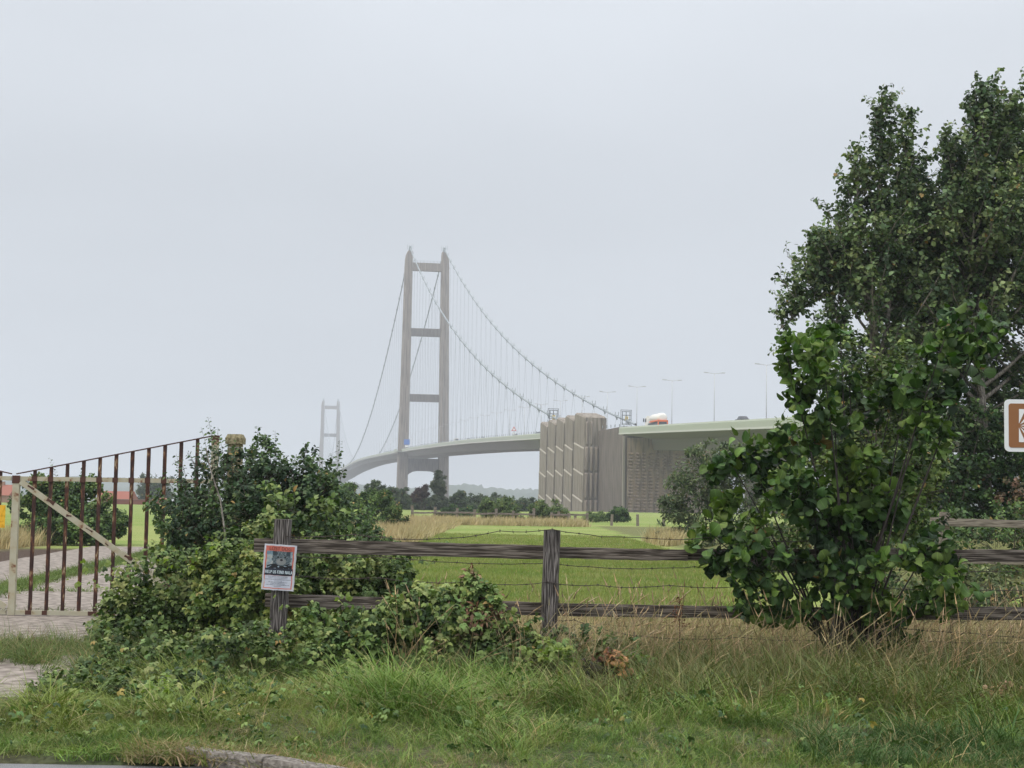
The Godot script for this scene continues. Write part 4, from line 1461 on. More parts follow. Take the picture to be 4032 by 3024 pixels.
func build_gate() -> void:
	rng.seed = 23
	var z := -19.9
	var o := thing("field_gate", "cream-painted rusty steel gate leaf with a sloping top bar across the track", "gate", Vector3(-6.34, 0.045, z), 0.0, "leaves of the steel gate")
	var st := begin()
	box2(st, Vector3(-0.043, -0.02, -0.03), Vector3(0.043, 1.75, 0.03))
	part("meeting_stile", commit(st), M.gate_cream, o)
	st = begin()
	box2(st, Vector3(2.49, -0.02, -0.03), Vector3(2.58, 2.3, 0.03))
	part("hinge_stile", commit(st), M.gate_cream, o)
	st = begin()
	box2(st, Vector3(0.043, 1.69, -0.022), Vector3(2.49, 1.745, 0.022))
	part("top_rail", commit(st), M.gate_cream, o)
	st = begin()
	box2(st, Vector3(0.043, -0.015, -0.022), Vector3(2.49, 0.042, 0.022))
	part("bottom_rail", commit(st), M.gate_cream, o)
	st = begin()
	box(st, Vector3(1.25, 2.04, 0), Vector3(2.56, 0.014, 0.04), Basis(Vector3(0, 0, 1), atan2(0.53, 2.52)))
	part("sloping_bar", commit(st), M.rust, o)
	st = begin()
	timber(st, Vector3(0.06, 1.68, 0.034), Vector3(2.48, 0.03, 0.034), 0.01, 0.075, Vector3(0, 0, 1), 0.02, 6)
	part("brace", commit(st), M.gate_cream, o)
	var joints := begin()
	for i in 11:
		var x := 0.232 + i * 0.2075
		var top := 1.78 + 0.53 * x / 2.52
		st = begin()
		timber(st, Vector3(0, 0.042, 0), Vector3(0, top, 0), 0.026, 0.045, Vector3(0, 0, 1), 0.06, 16)
		part("bar", commit(st), M.gate_rust, o, Transform3D(Basis(), Vector3(x, 0, -0.002)))
		if rng.randf() < 0.8:
			box(joints, Vector3(x, 1.715, 0.0235), Vector3(0.07, 0.058 + rng.randf() * 0.02, 0.006))
		if rng.randf() < 0.75:
			box(joints, Vector3(x + rng.randf_range(-0.02, 0.02), 0.014, 0.0235), Vector3(rng.randf_range(0.05, 0.16), 0.055, 0.006))
	box(joints, Vector3(0.0, 1.705, 0.031), Vector3(0.1, 0.1, 0.006))
	box(joints, Vector3(2.535, 2.28, 0.0), Vector3(0.1, 0.06, 0.07))
	for k in 9:
		var t: float = 0.04 + k * 0.105
		timber(joints, Vector3(0.06 + 2.42 * t, 1.68 - 1.65 * t + rng.randf_range(-0.015, 0.02), 0.0405), Vector3(0.06 + 2.42 * t + rng.randf_range(0.03, 0.1), 1.68 - 1.65 * t - rng.randf_range(0.02, 0.05), 0.0405), 0.005, rng.randf_range(0.015, 0.04), Vector3(0, 0, 1), 0.5, 3)
	part("rust_patch", commit(joints), M.rust, o).set_meta("kind", "stuff")
	# the other leaf, mostly out of the picture
	o = thing("field_gate", "rusty steel gate leaf at the left edge with a yellow plate", "gate", Vector3(-6.41, 0.045, z), 0.0, "leaves of the steel gate")
	st = begin()
	box2(st, Vector3(-2.58, -0.02, -0.03), Vector3(-2.49, 2.3, 0.03))
	part("hinge_stile", commit(st), M.gate_cream, o)
	st = begin()
	box2(st, Vector3(-2.49, 1.69, -0.022), Vector3(0.0, 1.745, 0.022))
	part("top_rail", commit(st), M.gate_cream, o)
	st = begin()
	box2(st, Vector3(-2.49, -0.015, -0.022), Vector3(0.0, 0.042, 0.022))
	part("bottom_rail", commit(st), M.gate_cream, o)
	st = begin()
	box(st, Vector3(-1.25, 2.04, 0), Vector3(2.56, 0.014, 0.04), Basis(Vector3(0, 0, 1), -atan2(0.53, 2.52)))
	part("sloping_bar", commit(st), M.rust, o)
	st = begin()
	timber(st, Vector3(0.0, 0.08, 0.034), Vector3(-2.48, 1.6, 0.034), 0.01, 0.075, Vector3(0, 0, 1), 0.02, 6)
	part("brace", commit(st), M.gate_cream, o)
	for i in 11:
		var x := -0.1425 - i * 0.2075
		st = begin()
		timber(st, Vector3(0, 0.042, 0), Vector3(0, 1.78 + 0.53 * -x / 2.52, 0), 0.026, 0.045, Vector3(0, 0, 1), 0.06, 12)
		part("bar", commit(st), M.gate_rust, o, Transform3D(Basis(), Vector3(x, 0, -0.002)))
	st = begin()
	box2(st, Vector3(-0.42, 1.085, 0.042), Vector3(-0.045, 1.375, 0.047))
	tag(part("plate", commit(st), tri_mat(noise_tex(128, 128, 58, 0.03, 1, [Color(0.55, 0.3, 0.02), Color(0.75, 0.42, 0.03), Color(0.7, 0.42, 0.05)]), Vector3.ONE * 3, 0.5), o, Transform3D()), "yellow plate", "")
	o.get_node("plate").remove_meta("label")
	# stone gate pier with its capstone
	o = thing("gate_pier", "mossy cream stone gate pier with a capstone, half hidden in the hedge", "gate pier", Vector3(-3.67, 0, -20.6))
	var y := 0.0
	rng.seed = 24
	while y < 2.265:
		var hgt := minf(rng.randf_range(0.2, 0.3), 2.27 - y)
		st = begin()
		timber(st, Vector3(0, y + 0.004, 0), Vector3(0, y + hgt - 0.004, 0), 0.185 + rng.randf_range(-0.008, 0.008), 0.19, Vector3(1, 0, 0), 0.03, 3)
		part("stone", commit(st), M.stone, o)
		y += hgt
	st = begin()
	skin(st, [PackedVector3Array([Vector3(-0.115, 2.27, -0.115), Vector3(0.115, 2.27, -0.115), Vector3(0.115, 2.27, 0.115), Vector3(-0.115, 2.27, 0.115)]), PackedVector3Array([Vector3(-0.118, 2.345, -0.118), Vector3(0.118, 2.345, -0.118), Vector3(0.118, 2.345, 0.118), Vector3(-0.118, 2.345, 0.118)]), PackedVector3Array([Vector3(-0.09, 2.4, -0.09), Vector3(0.09, 2.4, -0.09), Vector3(0.09, 2.4, 0.09), Vector3(-0.09, 2.4, 0.09)])])
	part("capstone", commit(st), M.stone, o)


func build_brown_sign() -> void:
	var o := thing("brown_sign", "white-bordered brown road sign with white rayed symbol at the right edge", "road sign", Vector3(4.72, 0, -14.0))
	var st := begin()
	tube(st, [Vector3(0, -0.1, -0.05), Vector3(0, 2.5, -0.05)], 0.03, 0.03, 10)
	part("post", commit(st), M.steel, o)
	var ring := func(w: float, h: float, r: float, z: float) -> PackedVector3Array:
		var out := PackedVector3Array()
		for k in 4:
			var cx: float = (w / 2 - r) * [1, -1, -1, 1][k]
			var cy: float = (h / 2 - r) * [1, 1, -1, -1][k]
			for j in 6:
				var a := (k + j / 5.0) * PI / 2
				out.append(Vector3(cx + cos(a) * r, 2.335 + cy + sin(a) * r, z))
		return out
	for q in [["border", 0.50, 0.475, 0.045, -0.012, 0.0, Color(0.72, 0.73, 0.73)], ["panel", 0.425, 0.4, 0.025, 0.0005, 0.0035, Color(0.25, 0.1, 0.028)]]:
		st = begin()
		skin(st, [ring.call(q[1], q[2], q[3], q[4]), ring.call(q[1], q[2], q[3], q[5])])
		part(q[0], commit(st), flat_mat(q[6], 0.45), o)
	# white square cut into wedges by brown rays that meet at its left side
	var hub := Vector2(-0.125, 2.335)
	var lo := Vector2(-0.145, 2.185)
	var hi := Vector2(0.145, 2.485)
	var edges := [88.0, 66.0, 51.0, 29.0, 13.0, -3.0, -15.0, -31.0, -41.0, -55.0, -68.0, -89.0]
	var white := flat_mat(Color(0.74, 0.74, 0.73), 0.45)
	for k in 6:
		var pts := PackedVector2Array()
		var a0 := deg_to_rad(edges[k * 2])
		var a1 := deg_to_rad(edges[k * 2 + 1])
		var m := (a0 + a1) / 2
		pts.append(hub + Vector2(cos(m), sin(m)) * 0.018)
		for j in 9:
			var a := lerpf(a0, a1, j / 8.0)
			var d := Vector2(cos(a), sin(a))
			var t := 10.0
			if d.x > 0.001: t = minf(t, (hi.x - hub.x) / d.x)
			if d.y > 0.001: t = minf(t, (hi.y - hub.y) / d.y)
			if d.y < -0.001: t = minf(t, (lo.y - hub.y) / d.y)
			pts.append(hub + d * t)
		st = begin()
		for j in range(1, pts.size() - 1):
			for p in [pts[0], pts[j], pts[j + 1]]:
				st.add_vertex(Vector3(p.x, p.y, 0.0055))
		part("ray", commit(st), white, o)


func build_far_fences() -> void:
	rng.seed = 29
	# pale fence among the scrub on the right
	var o := thing("scrub_fence", "pale weathered post and rail fence in the scrub under the right-hand trees", "fence")
	for p in [[7.0, 1.5], [9.6, 1.5]]:
		var st := begin()
		timber(st, Vector3(p[0] - 0.02, 0.0, -25), Vector3(p[0], p[1], -25), 0.15, 0.14, Vector3(1, 0, 0), 0.05, 8)
		part("post", commit(st), M.pale_rail, o)
	for r in [[6.75, 1.345, 9.7, 1.3], [6.9, 0.75, 9.7, 0.72]]:
		var st := begin()
		timber(st, Vector3.ZERO, Vector3(r[2] - r[0], r[3] - r[1], 0), 0.05, 0.125, Vector3(0, 0, 1), 0.06, 10)
		part("rail", commit(st), M.pale_rail, o, Transform3D(Basis(), Vector3(r[0], r[1], -24.9)))
	# tumbledown fence across the middle of the pasture
	o = thing("pasture_fence", "old grey timber fence across the far side of the pasture beside the round bushes", "fence")
	var xs := [-7.1, -5.5, -3.9, -2.6, -1.0, 0.2, 1.75, 3.0, 3.55, 4.3, 4.8, 5.6, 7.4, 9.3, 11.2, 13.0]
	var last := Vector3.ZERO
	for i in xs.size():
		var hgt := rng.randf_range(1.0, 1.35) if i < 9 else rng.randf_range(0.7, 1.0)
		var base := Vector3(xs[i], ground_y(xs[i], -113) - 0.1, -113.0 + rng.randf_range(-0.3, 0.3))
		var st := begin()
		var lean := rng.randf_range(-0.06, 0.06)
		timber(st, base, base + Vector3(lean, hgt, 0), 0.2, 0.18, Vector3(1, 0, 0), 0.06, 5)
		part("post", commit(st), M.pale_rail, o)
		if i and i != 7 and i < 12:
			for y in [0.85, 0.35]:
				if rng.randf() < 0.9:
					st = begin()
					var a := last + Vector3(-0.1, y + rng.randf_range(-0.05, 0.05), 0.1)
					var b := base + Vector3(0.1, y + rng.randf_range(-0.05, 0.05), 0.1)
					timber(st, a, b, 0.05, 0.13, Vector3(0, 0, 1), 0.06, 6, rng.randf_range(-0.04, 0.02))
					part("rail", commit(st), M.pale_rail, o)
		last = base


func house(called: String, label: String, category: String, at: Vector3, w: float, d: float, wall_h: float, roof_h: float, roof: Color, wall: Color, chimney := true) -> void:
	var o := thing(called, label, category, at)
	var st := begin()
	box2(st, Vector3(-w / 2, -1, -d / 2), Vector3(w / 2, wall_h, d / 2))
	part("wall", commit(st), flat_mat(wall, 0.9), o)
	st = begin()
	var e := 0.3
	skin(st, [PackedVector3Array([Vector3(-w / 2 - e, wall_h - 0.05, d / 2 + e), Vector3(-w / 2 - e, wall_h + roof_h, 0), Vector3(-w / 2 - e, wall_h - 0.05, -d / 2 - e)]), PackedVector3Array([Vector3(w / 2 + e, wall_h - 0.05, d / 2 + e), Vector3(w / 2 + e, wall_h + roof_h, 0), Vector3(w / 2 + e, wall_h - 0.05, -d / 2 - e)])])
	var rf := part("roof", commit(st), flat_mat(roof, 0.85), o)
	if chimney:
		st = begin()
		box(st, Vector3(w * 0.3, wall_h + roof_h, 0), Vector3(0.7, 1.2, 0.7))
		part("chimney", commit(st), flat_mat(wall, 0.9), rf)
	for k in 2:
		st = begin()
		var x := -w / 4 + k * w / 2
		box2(st, Vector3(x - 0.5, wall_h * 0.3, d / 2 - 0.05), Vector3(x + 0.5, wall_h * 0.75, d / 2 + 0.04))
		part("window", commit(st), flat_mat(Color(0.06, 0.07, 0.08), 0.2), o)


func build_far_buildings() -> void:
	house("house", "red-roofed house far off beyond the left end of the gate", "house", Vector3(-101.5, -0.5, -300), 11, 7, 1.3, 2.0, Color(0.26, 0.085, 0.052), Color(0.3, 0.17, 0.12))
	house("house", "low red-roofed house seen between the gate bars right of the bush", "house", Vector3(-76.5, -0.6, -302), 6.0, 6, 1.0, 1.5, Color(0.25, 0.08, 0.05), Color(0.3, 0.16, 0.12), false)
	house("shed", "long low shed with a blue-grey roof in front of the red-roofed house", "shed", Vector3(-70.5, -0.7, -285), 6.5, 4, 0.55, 0.5, Color(0.14, 0.18, 0.2), Color(0.22, 0.2, 0.2), false)
	house("shed", "small brick shed with a flat red end at the right end of the brick wall", "shed", Vector3(-63.6, -0.7, -283), 1.8, 3, 1.2, 0.25, Color(0.3, 0.1, 0.07), Color(0.34, 0.12, 0.08), false)
	var o := thing("brick_wall", "long low red brick wall behind the green field on the left", "wall", Vector3(-68.5, -0.7, -280))
	var st := begin()
	box(st, Vector3(0, 0.1, 0), Vector3(13, 1.9, 0.25))
	part("wall", commit(st), tri_mat(noise_tex(128, 128, 66, 0.1, 1, [Color(0.13, 0.045, 0.035), Color(0.24, 0.085, 0.06)]), Vector3.ONE, 0.9), o)
	st = begin()
	box(st, Vector3(0, 1.1, 0), Vector3(13.1, 0.12, 0.34))
	part("coping", commit(st), flat_mat(Color(0.2, 0.12, 0.1), 0.9), o)


func build_kerb() -> void:
	rng.seed = 37
	var root := thing("kerb", "weathered concrete kerb curving out of the grass at the bottom of the photo", "kerb")
	var pts := [Vector2(-1.97, -9.6), Vector2(-1.36, -9.06), Vector2(-0.72, -8.5), Vector2(-0.05, -8.0)]
	for i in pts.size() - 1:
		var a := Vector3(pts[i].x, 0, pts[i].y)
		var b := Vector3(pts[i + 1].x, 0, pts[i + 1].y)
		var d := (b - a).normalized() * 0.006
		var st := begin()
		timber(st, a + d + Vector3(0, 0.0 + (0.012 if i else -0.03), 0), b - d + Vector3(0, 0.012, 0), 0.125, 0.17, d.normalized().cross(Vector3.UP), 0.03, 5)
		part("kerbstone", commit(st), M.kerb, root)
# ---------------------------------------------------------------- vegetation
var L := {}
var DARK := [Color(0.016, 0.034, 0.015), Color(0.03, 0.06, 0.022), Color(0.05, 0.095, 0.03), Color(0.085, 0.145, 0.04)]
var MIDG := [Color(0.028, 0.055, 0.02), Color(0.05, 0.09, 0.03), Color(0.085, 0.14, 0.04), Color(0.14, 0.2, 0.055)]
var OLIVE := [Color(0.035, 0.055, 0.02), Color(0.06, 0.085, 0.03), Color(0.1, 0.13, 0.045), Color(0.16, 0.18, 0.07)]
var YELLOWG := [Color(0.05, 0.085, 0.024), Color(0.085, 0.135, 0.034), Color(0.145, 0.19, 0.045), Color(0.23, 0.245, 0.07)]
var HEDGE := [Color(0.03, 0.055, 0.02), Color(0.055, 0.09, 0.026), Color(0.095, 0.145, 0.036), Color(0.16, 0.21, 0.06)]
var STRAW := [Color(0.24, 0.185, 0.085), Color(0.38, 0.31, 0.155), Color(0.47, 0.4, 0.22)]


func build_leaves() -> void:
	L.round = leaf_shape(1.0, 0.86, [0.12, 0.7, 0.98, 1.0, 0.82, 0.35], 0.22, 0.5)
	L.broad_a = leaf_shape(1.0, 0.84, [0.12, 0.62, 0.84, 1.0, 0.9, 0.72, 0.25], 0.34, 0.8, 0.25)
	L.broad_b = leaf_shape(1.0, 0.92, [0.15, 0.7, 0.9, 0.96, 0.98, 0.7, 0.42], 0.12, 1.0, -0.55)
	L.broad_c = leaf_shape(1.0, 0.74, [0.1, 0.55, 0.95, 0.9, 1.0, 0.62, 0.15], 0.5, 0.45, 0.6)
	L.broad_d = leaf_shape(1.0, 0.95, [0.2, 0.8, 0.88, 1.0, 0.86, 0.8, 0.3], -0.18, -0.5, 0.2)
	L.oval = leaf_shape(1.0, 0.6, [0.1, 0.85, 1.0, 0.6, 0.0], 0.25, 0.5)
	L.small = leaf_shape(1.0, 0.75, [0.25, 1.0, 0.75, 0.0], 0.3, 0.5)
	L.narrow = leaf_shape(1.0, 0.3, [0.2, 1.0, 0.7, 0.0], 0.2, 0.6)
	L.bramble3 = leaflets_shape(3, 0.62)
	L.bramble5 = leaflets_shape(5, 0.6)
	# a sprig of several small leaves, for plants too far off to show single ones
	var st := begin()
	rng.seed = 2
	for i in 7:
		var b := Basis(Vector3.UP, i * 2.4) * Basis(Vector3.RIGHT, rng.randf_range(-0.9, 0.9))
		leaf_shape(rng.randf_range(0.35, 0.6), rng.randf_range(0.22, 0.34), [0.3, 1.0, 0.0], 0.2, 0.4, 0.0, st, Transform3D(b, Vector3(rng.randfn(), rng.randfn(), rng.randfn()) * 0.2))
	L.sprig = commit(st)


func v3(x: float, y: float, z: float) -> Vector3:
	return Vector3(x, y, z)


func build_trees() -> void:
	# the two-stemmed aspen on the left and the denser trees beside it
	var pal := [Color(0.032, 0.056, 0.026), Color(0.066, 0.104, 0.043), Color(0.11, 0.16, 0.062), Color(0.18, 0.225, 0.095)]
	tree("aspen_tree", "slender open-crowned tree at the left of the right-hand clump with two tall tops", "trees in the clump on the right", v3(8.15, 0.6, -35), [v3(8.4, 10.8, -35), v3(9.1, 10.5, -35.2), v3(7.75, 9.4, -34.8), v3(6.85, 7.3, -34.8), v3(6.0, 5.5, -34.6), v3(7.1, 5.0, -34.4)], 0.12, 62, [3.2, 3.1, 2.6, 1.9, 1.3, 0.95, 0.45], 0.2, L.small, 0.12, 8, pal, 101)
	tree("broad_tree", "tallest dense tree of the right-hand clump rising to the highest tip", "trees in the clump on the right", v3(10.95, 0.6, -35.6), [v3(10.85, 11.2, -35.6), v3(10.0, 10.0, -35.4), v3(11.5, 10.9, -35.8), v3(10.3, 8.4, -34.6)], 0.135, 84, [2.8, 3.0, 3.0, 2.6, 1.9, 1.1, 0.5], 0.25, L.small, 0.125, 9, pal, 102)
	tree("broad_tree", "dense tree cut off by the right edge of the photo", "trees in the clump on the right", v3(12.3, 0.6, -36.5), [v3(12.6, 12.0, -36.5), v3(11.7, 10.9, -36.2)], 0.12, 70, [2.6, 2.8, 2.8, 2.4, 1.6, 1.0, 0.5], 0.25, L.small, 0.125, 9, pal, 103)
	tree("broad_tree", "shorter dark tree filling the middle of the right-hand clump behind the bush", "trees in the clump on the right", v3(9.65, 0.6, -36.5), [v3(9.5, 9.5, -36.5), v3(9.0, 8.2, -36.0), v3(10.2, 7.9, -36.8)], 0.1, 64, [2.6, 2.8, 2.6, 2.2, 1.5, 0.9, 0.5], 0.12, L.small, 0.125, 9, pal, 104)
	tree("broad_tree", "tree standing beyond the right edge behind the brown sign", "trees in the clump on the right", v3(16.0, 0.7, -38.5), [v3(16.0, 10.5, -38.5), v3(15.2, 9.4, -38.2)], 0.12, 50, [2.6, 2.8, 2.8, 2.4, 1.6, 1.0, 0.5], 0.2, L.small, 0.125, 8, pal, 109)
	# dark undergrowth at their feet
	shrub("undergrowth_shrub", "dark undergrowth bush at the foot of the right-hand trees", "bush", "undergrowth below the trees", [[v3(9.4, 2.6, -34), v3(1.6, 1.9, 1.0)], [v3(10.8, 2.0, -34.8), v3(1.7, 1.5, 0.9)], [v3(12.0, 1.8, -35.2), v3(1.5, 1.4, 0.9)], [v3(10.6, 3.2, -37.2), v3(2.2, 2.4, 0.9)], [v3(12.4, 3.0, -37.4), v3(1.8, 2.4, 0.9)], [v3(8.6, 3.2, -36.6), v3(1.6, 2.2, 0.9)], [v3(9.9, 2.6, -38.6), v3(2.6, 2.4, 0.8)]], 1800, 17, L.small, 0.125, DARK, M.leaf, 105, {"ground": 0.6})
	shrub("undergrowth_shrub", "low tangled green scrub behind the pale fence on the right", "bush", "undergrowth below the trees", [[v3(8.6, 0.95, -27.5), v3(1.6, 0.75, 0.9)], [v3(7.0, 0.7, -27), v3(1.2, 0.8, 0.9)], [v3(10, 1.0, -28), v3(1.4, 0.8, 0.9)], [v3(12.2, 1.0, -28.5), v3(1.6, 0.9, 0.9)], [v3(10.5, 0.5, -23), v3(1.6, 0.6, 0.9)]], 760, 15, L.oval, 0.1, MIDG, M.leaf, 106)
	shrub("undergrowth_shrub", "pale rambling weeds between the pale fence and the near rails", "bush", "undergrowth below the trees", [[v3(6.6, 0.4, -21.8), v3(1.7, 0.42, 1.0)], [v3(5.4, 0.25, -20.5), v3(1.0, 0.3, 0.8)]], 320, 14, L.oval, 0.085, OLIVE, M.leaf, 107)
	# tall bush with brown seed heads beside the trunks
	shrub("seeding_shrub", "brown-topped seeding shrub in front of the pale trunk", "bush", "", [[v3(11.2, 1.75, -33.6), v3(0.6, 0.5, 0.4)]], 60, 12, L.small, 0.09, [Color(0.12, 0.075, 0.05), Color(0.2, 0.13, 0.09), Color(0.1, 0.1, 0.05)], M.leaf, 108, {"ground": 0.6})


func build_bushes() -> void:
	# the broad-leaved alder bush that grows through the fence
	var alder := [Color(0.034, 0.072, 0.026), Color(0.072, 0.142, 0.04), Color(0.13, 0.225, 0.052), Color(0.21, 0.315, 0.07)]
	var clusters := []
	for q in [[1.93, 1.19, -14.60], [2.10, 1.58, -14.71], [2.04, 1.92, -14.46], [2.35, 1.98, -14.67], [2.63, 2.20, -14.74], [2.32, 1.41, -14.46], [2.59, 1.71, -14.02], [2.73, 2.61, -14.12], [2.69, 2.99, -14.15], [3.04, 3.17, -14.61], [2.95, 2.28, -14.34], [3.25, 1.99, -14.56], [3.19, 2.74, -14.65], [3.51, 2.52, -14.71], [3.75, 2.79, -14.62], [3.93, 3.04, -14.01], [4.21, 3.20, -14.10], [3.87, 2.67, -14.11], [3.79, 2.28, -14.12], [3.71, 1.95, -14.64], [3.46, 1.56, -14.54], [2.97, 1.42, -14.27], [2.66, 1.08, -14.18], [3.06, 1.01, -14.07], [3.47, 1.14, -14.05], [3.97, 1.17, -14.73], [2.36, 0.78, -14.29], [2.80, 0.66, -14.23], [3.29, 0.66, -14.37], [3.68, 0.69, -14.65], [4.03, 0.84, -14.40], [3.48, 0.40, -14.72], [2.25, 1.08, -14.01]]:
		var k := 0.24 + 0.07 * sin(q[0] * 7.0 + q[1] * 5.0)
		clusters.append([v3(q[0], q[1], q[2]), v3(k * 1.15, k * 0.95, k)])
	clusters.append([v3(3.05, 1.5, -14.6), v3(0.55, 0.8, 0.3)])
	shrub("alder_bush", "large broad-leaved green bush growing through the fence right of centre", "bush", "", clusters, 560, 9, L.broad_a, 0.106, alder, M.vein_leaf, 111,
		{"single": 300, "variants": [L.broad_a, L.broad_b, L.broad_c, L.broad_d], "sizes": Vector2(0.5, 1.4), "jitter": 0.6, "core": 1.0, "lumps": 0, "stems": 34, "thick": 0.014, "foot": v3(3.15, 0, -14.5), "clump": 0.9, "bark": M.dark_twig, "up": 0.3,
		"spires": [[v3(2.85, 2.6, -14.4), v3(2.72, 3.3, -14.3), 10, 1.2], [v3(3.0, 2.7, -14.5), v3(3.1, 3.3, -14.4), 9, 1.25], [v3(2.75, 2.7, -14.3), v3(2.5, 2.45, -14.2), 6, 1.1], [v3(3.8, 2.6, -14.6), v3(4.45, 3.3, -14.5), 14, 1.25], [v3(3.75, 2.6, -14.6), v3(4.15, 3.28, -14.5), 11, 1.25], [v3(3.9, 2.5, -14.6), v3(4.5, 2.95, -14.4), 11, 1.2], [v3(2.4, 1.3, -14.1), v3(1.66, 1.15, -14.0), 9, 1.25], [v3(2.3, 1.3, -14.1), v3(1.75, 1.45, -14.0), 7, 1.2], [v3(2.3, 1.9, -14.2), v3(2.0, 2.25, -14.2), 7, 1.1], [v3(3.9, 1.0, -14.1), v3(4.3, 0.8, -14.0), 8, 1.2]]})
	# a second, smaller-leaved bush close behind it
	shrub("hedge_bush", "duller small-leaved bush rising just behind the broad-leaved bush", "bush", "", [[v3(4.0, 1.8, -17.2), v3(0.85, 1.35, 0.6)], [v3(3.3, 1.5, -17.4), v3(0.7, 1.2, 0.6)], [v3(4.5, 2.9, -17.3), v3(0.4, 0.6, 0.4)], [v3(3.7, 3.0, -17.3), v3(0.45, 0.55, 0.4)]], 620, 16, L.oval, 0.08, HEDGE, M.leaf, 112, {"thick": 0.018})
	# hawthorn hedge at the gate
	rng.seed = 412
	var wild := []
	for k in 46:
		var wx := rng.randf_range(-4.1, -2.2)
		var wz := -18.2 + rng.randf_range(-0.5, 0.4)
		var wy := 1.55 + 0.25 * sin(wx * 3.0) - 0.35 * smoothstep(-3.6, -4.1, wx)
		wild.append([v3(wx, wy, wz), v3(wx + rng.randf_range(-0.16, 0.2), wy + rng.randf_range(0.25, 0.62), wz + rng.randf_range(-0.1, 0.1)), 20, 0.85])
	var haw := [Color(0.02, 0.04, 0.02), Color(0.034, 0.064, 0.028), Color(0.055, 0.095, 0.036), Color(0.09, 0.14, 0.045)]
	shrub("hawthorn_bush", "big dark-leaved hedge bush with upright shoots beside the gate pier", "bush", "", [
		[v3(-3.0, 1.1, -18.0), v3(1.05, 0.98, 0.8)], [v3(-3.65, 1.0, -18.5), v3(0.65, 0.95, 0.6)], [v3(-2.35, 1.15, -18.0), v3(0.6, 0.85, 0.6)], [v3(-3.55, 1.7, -18.6), v3(0.4, 0.5, 0.4)], [v3(-3.0, 1.75, -18.6), v3(0.45, 0.5, 0.4)], [v3(-2.35, 1.75, -18.2), v3(0.42, 0.42, 0.4)]], 1050, 18, L.oval, 0.072, haw, M.leaf, 113,
		{"stems": 9, "thick": 0.02, "spires": wild + [[v3(-3.9, 1.3, -18.4), v3(-4.12, 1.85, -18.4), 26, 1.0], [v3(-3.4, 1.7, -18.4), v3(-3.48, 2.3, -18.4), 30, 1.0], [v3(-2.85, 1.7, -18.3), v3(-2.8, 2.36, -18.3), 34, 1.0], [v3(-2.3, 1.6, -18.1), v3(-2.25, 2.1, -18.1), 28, 1.0], [v3(-2.2, 1.6, -18.1), v3(-2.1, 2.1, -18.1), 28, 1.0], [v3(-3.5, 1.6, -18.4), v3(-3.62, 2.52, -18.4), 44, 1.0], [v3(-3.3, 1.6, -18.4), v3(-3.38, 2.2, -18.4), 31, 1.0], [v3(-3.1, 1.7, -18.4), v3(-3.02, 2.42, -18.4), 44, 1.0], [v3(-3.0, 1.7, -18.3), v3(-2.9, 2.3, -18.3), 39, 1.0], [v3(-2.55, 1.6, -18.2), v3(-2.42, 2.22, -18.2), 33, 1.0], [v3(-2.45, 1.6, -18.2), v3(-2.52, 2.05, -18.2), 26, 1.0], [v3(-2.1, 1.5, -18), v3(-2.0, 2.25, -18), 41, 1.0], [v3(-2.1, 1.5, -18), v3(-1.95, 1.95, -18), 23, 1.0], [v3(-3.8, 1.3, -18.4), v3(-4.0, 2.0, -18.4), 33, 1.0], [v3(-3.75, 1.3, -18.4), v3(-3.75, 2.2, -18.4), 33, 1.0], [v3(-2.75, 1.6, -18.2), v3(-2.72, 2.12, -18.2), 26, 1.0]]})
	shrub("maple_shrub", "yellow-green shrub behind the left fence post", "bush", "", [[v3(-2.35, 1.45, -17.1), v3(0.5, 0.3, 0.3)], [v3(-2.0, 1.3, -16.9), v3(0.4, 0.3, 0.3)]], 75, 10, L.oval, 0.09, HEDGE, M.leaf, 114, {"thick": 0.01})
	# bare dead stem through the hedge
	var st := begin()
	tube(st, [v3(-3.05, 0.9, -16.9), v3(-3.1, 1.2, -16.9), v3(-3.16, 1.55, -16.9), v3(-3.28, 1.85, -16.95), v3(-3.35, 2.1, -17)], 0.012, 0.005, 6)
	tag(part("dead_stalk", commit(st), M.bark), "pale bare dead stem leaning against the dark hedge bush", "dead plant")
	# brambles
	var bm := [Color(0.035, 0.062, 0.018), Color(0.068, 0.11, 0.03), Color(0.125, 0.175, 0.048), Color(0.22, 0.25, 0.085)]
	var canes := func(at: Vector3, spread: Vector3, count: int, sd: int) -> Array:
		rng.seed = sd
		var out := []
		for k in count:
			var a := at + v3(rng.randf_range(-1, 1), rng.randf_range(0.2, 0.7), rng.randf_range(-0.6, 1)) * spread
			out.append([a, a + v3(rng.randf_range(-0.55, 0.55), rng.randf_range(-0.05, 0.32), rng.randf_range(-0.1, 0.4)), 7, 0.8])
		return out
	var BRIGHT := [Color(0.038, 0.07, 0.022), Color(0.08, 0.13, 0.038), Color(0.145, 0.205, 0.055), Color(0.23, 0.275, 0.09)]
	shrub("bramble_bush", "mound of brambles spilling down from the hedge over the track beside the gate", "bramble", "brambles along the fence", [[v3(-3.0, 0.45, -16.3), v3(1.0, 0.75, 1.0)], [v3(-3.75, 0.2, -16.0), v3(0.75, 0.45, 0.9)], [v3(-2.6, 0.8, -16.3), v3(0.6, 0.6, 0.5)]], 640, 10, L.bramble3, 0.125, bm, M.leaf, 121, {"single": 60, "thick": 0.008, "stems": 10, "bark": M.dark_twig, "up": 0.7, "spires": canes.call(v3(-3.0, 0.5, -15.9), v3(1.1, 0.7, 0.8), 34, 61)})
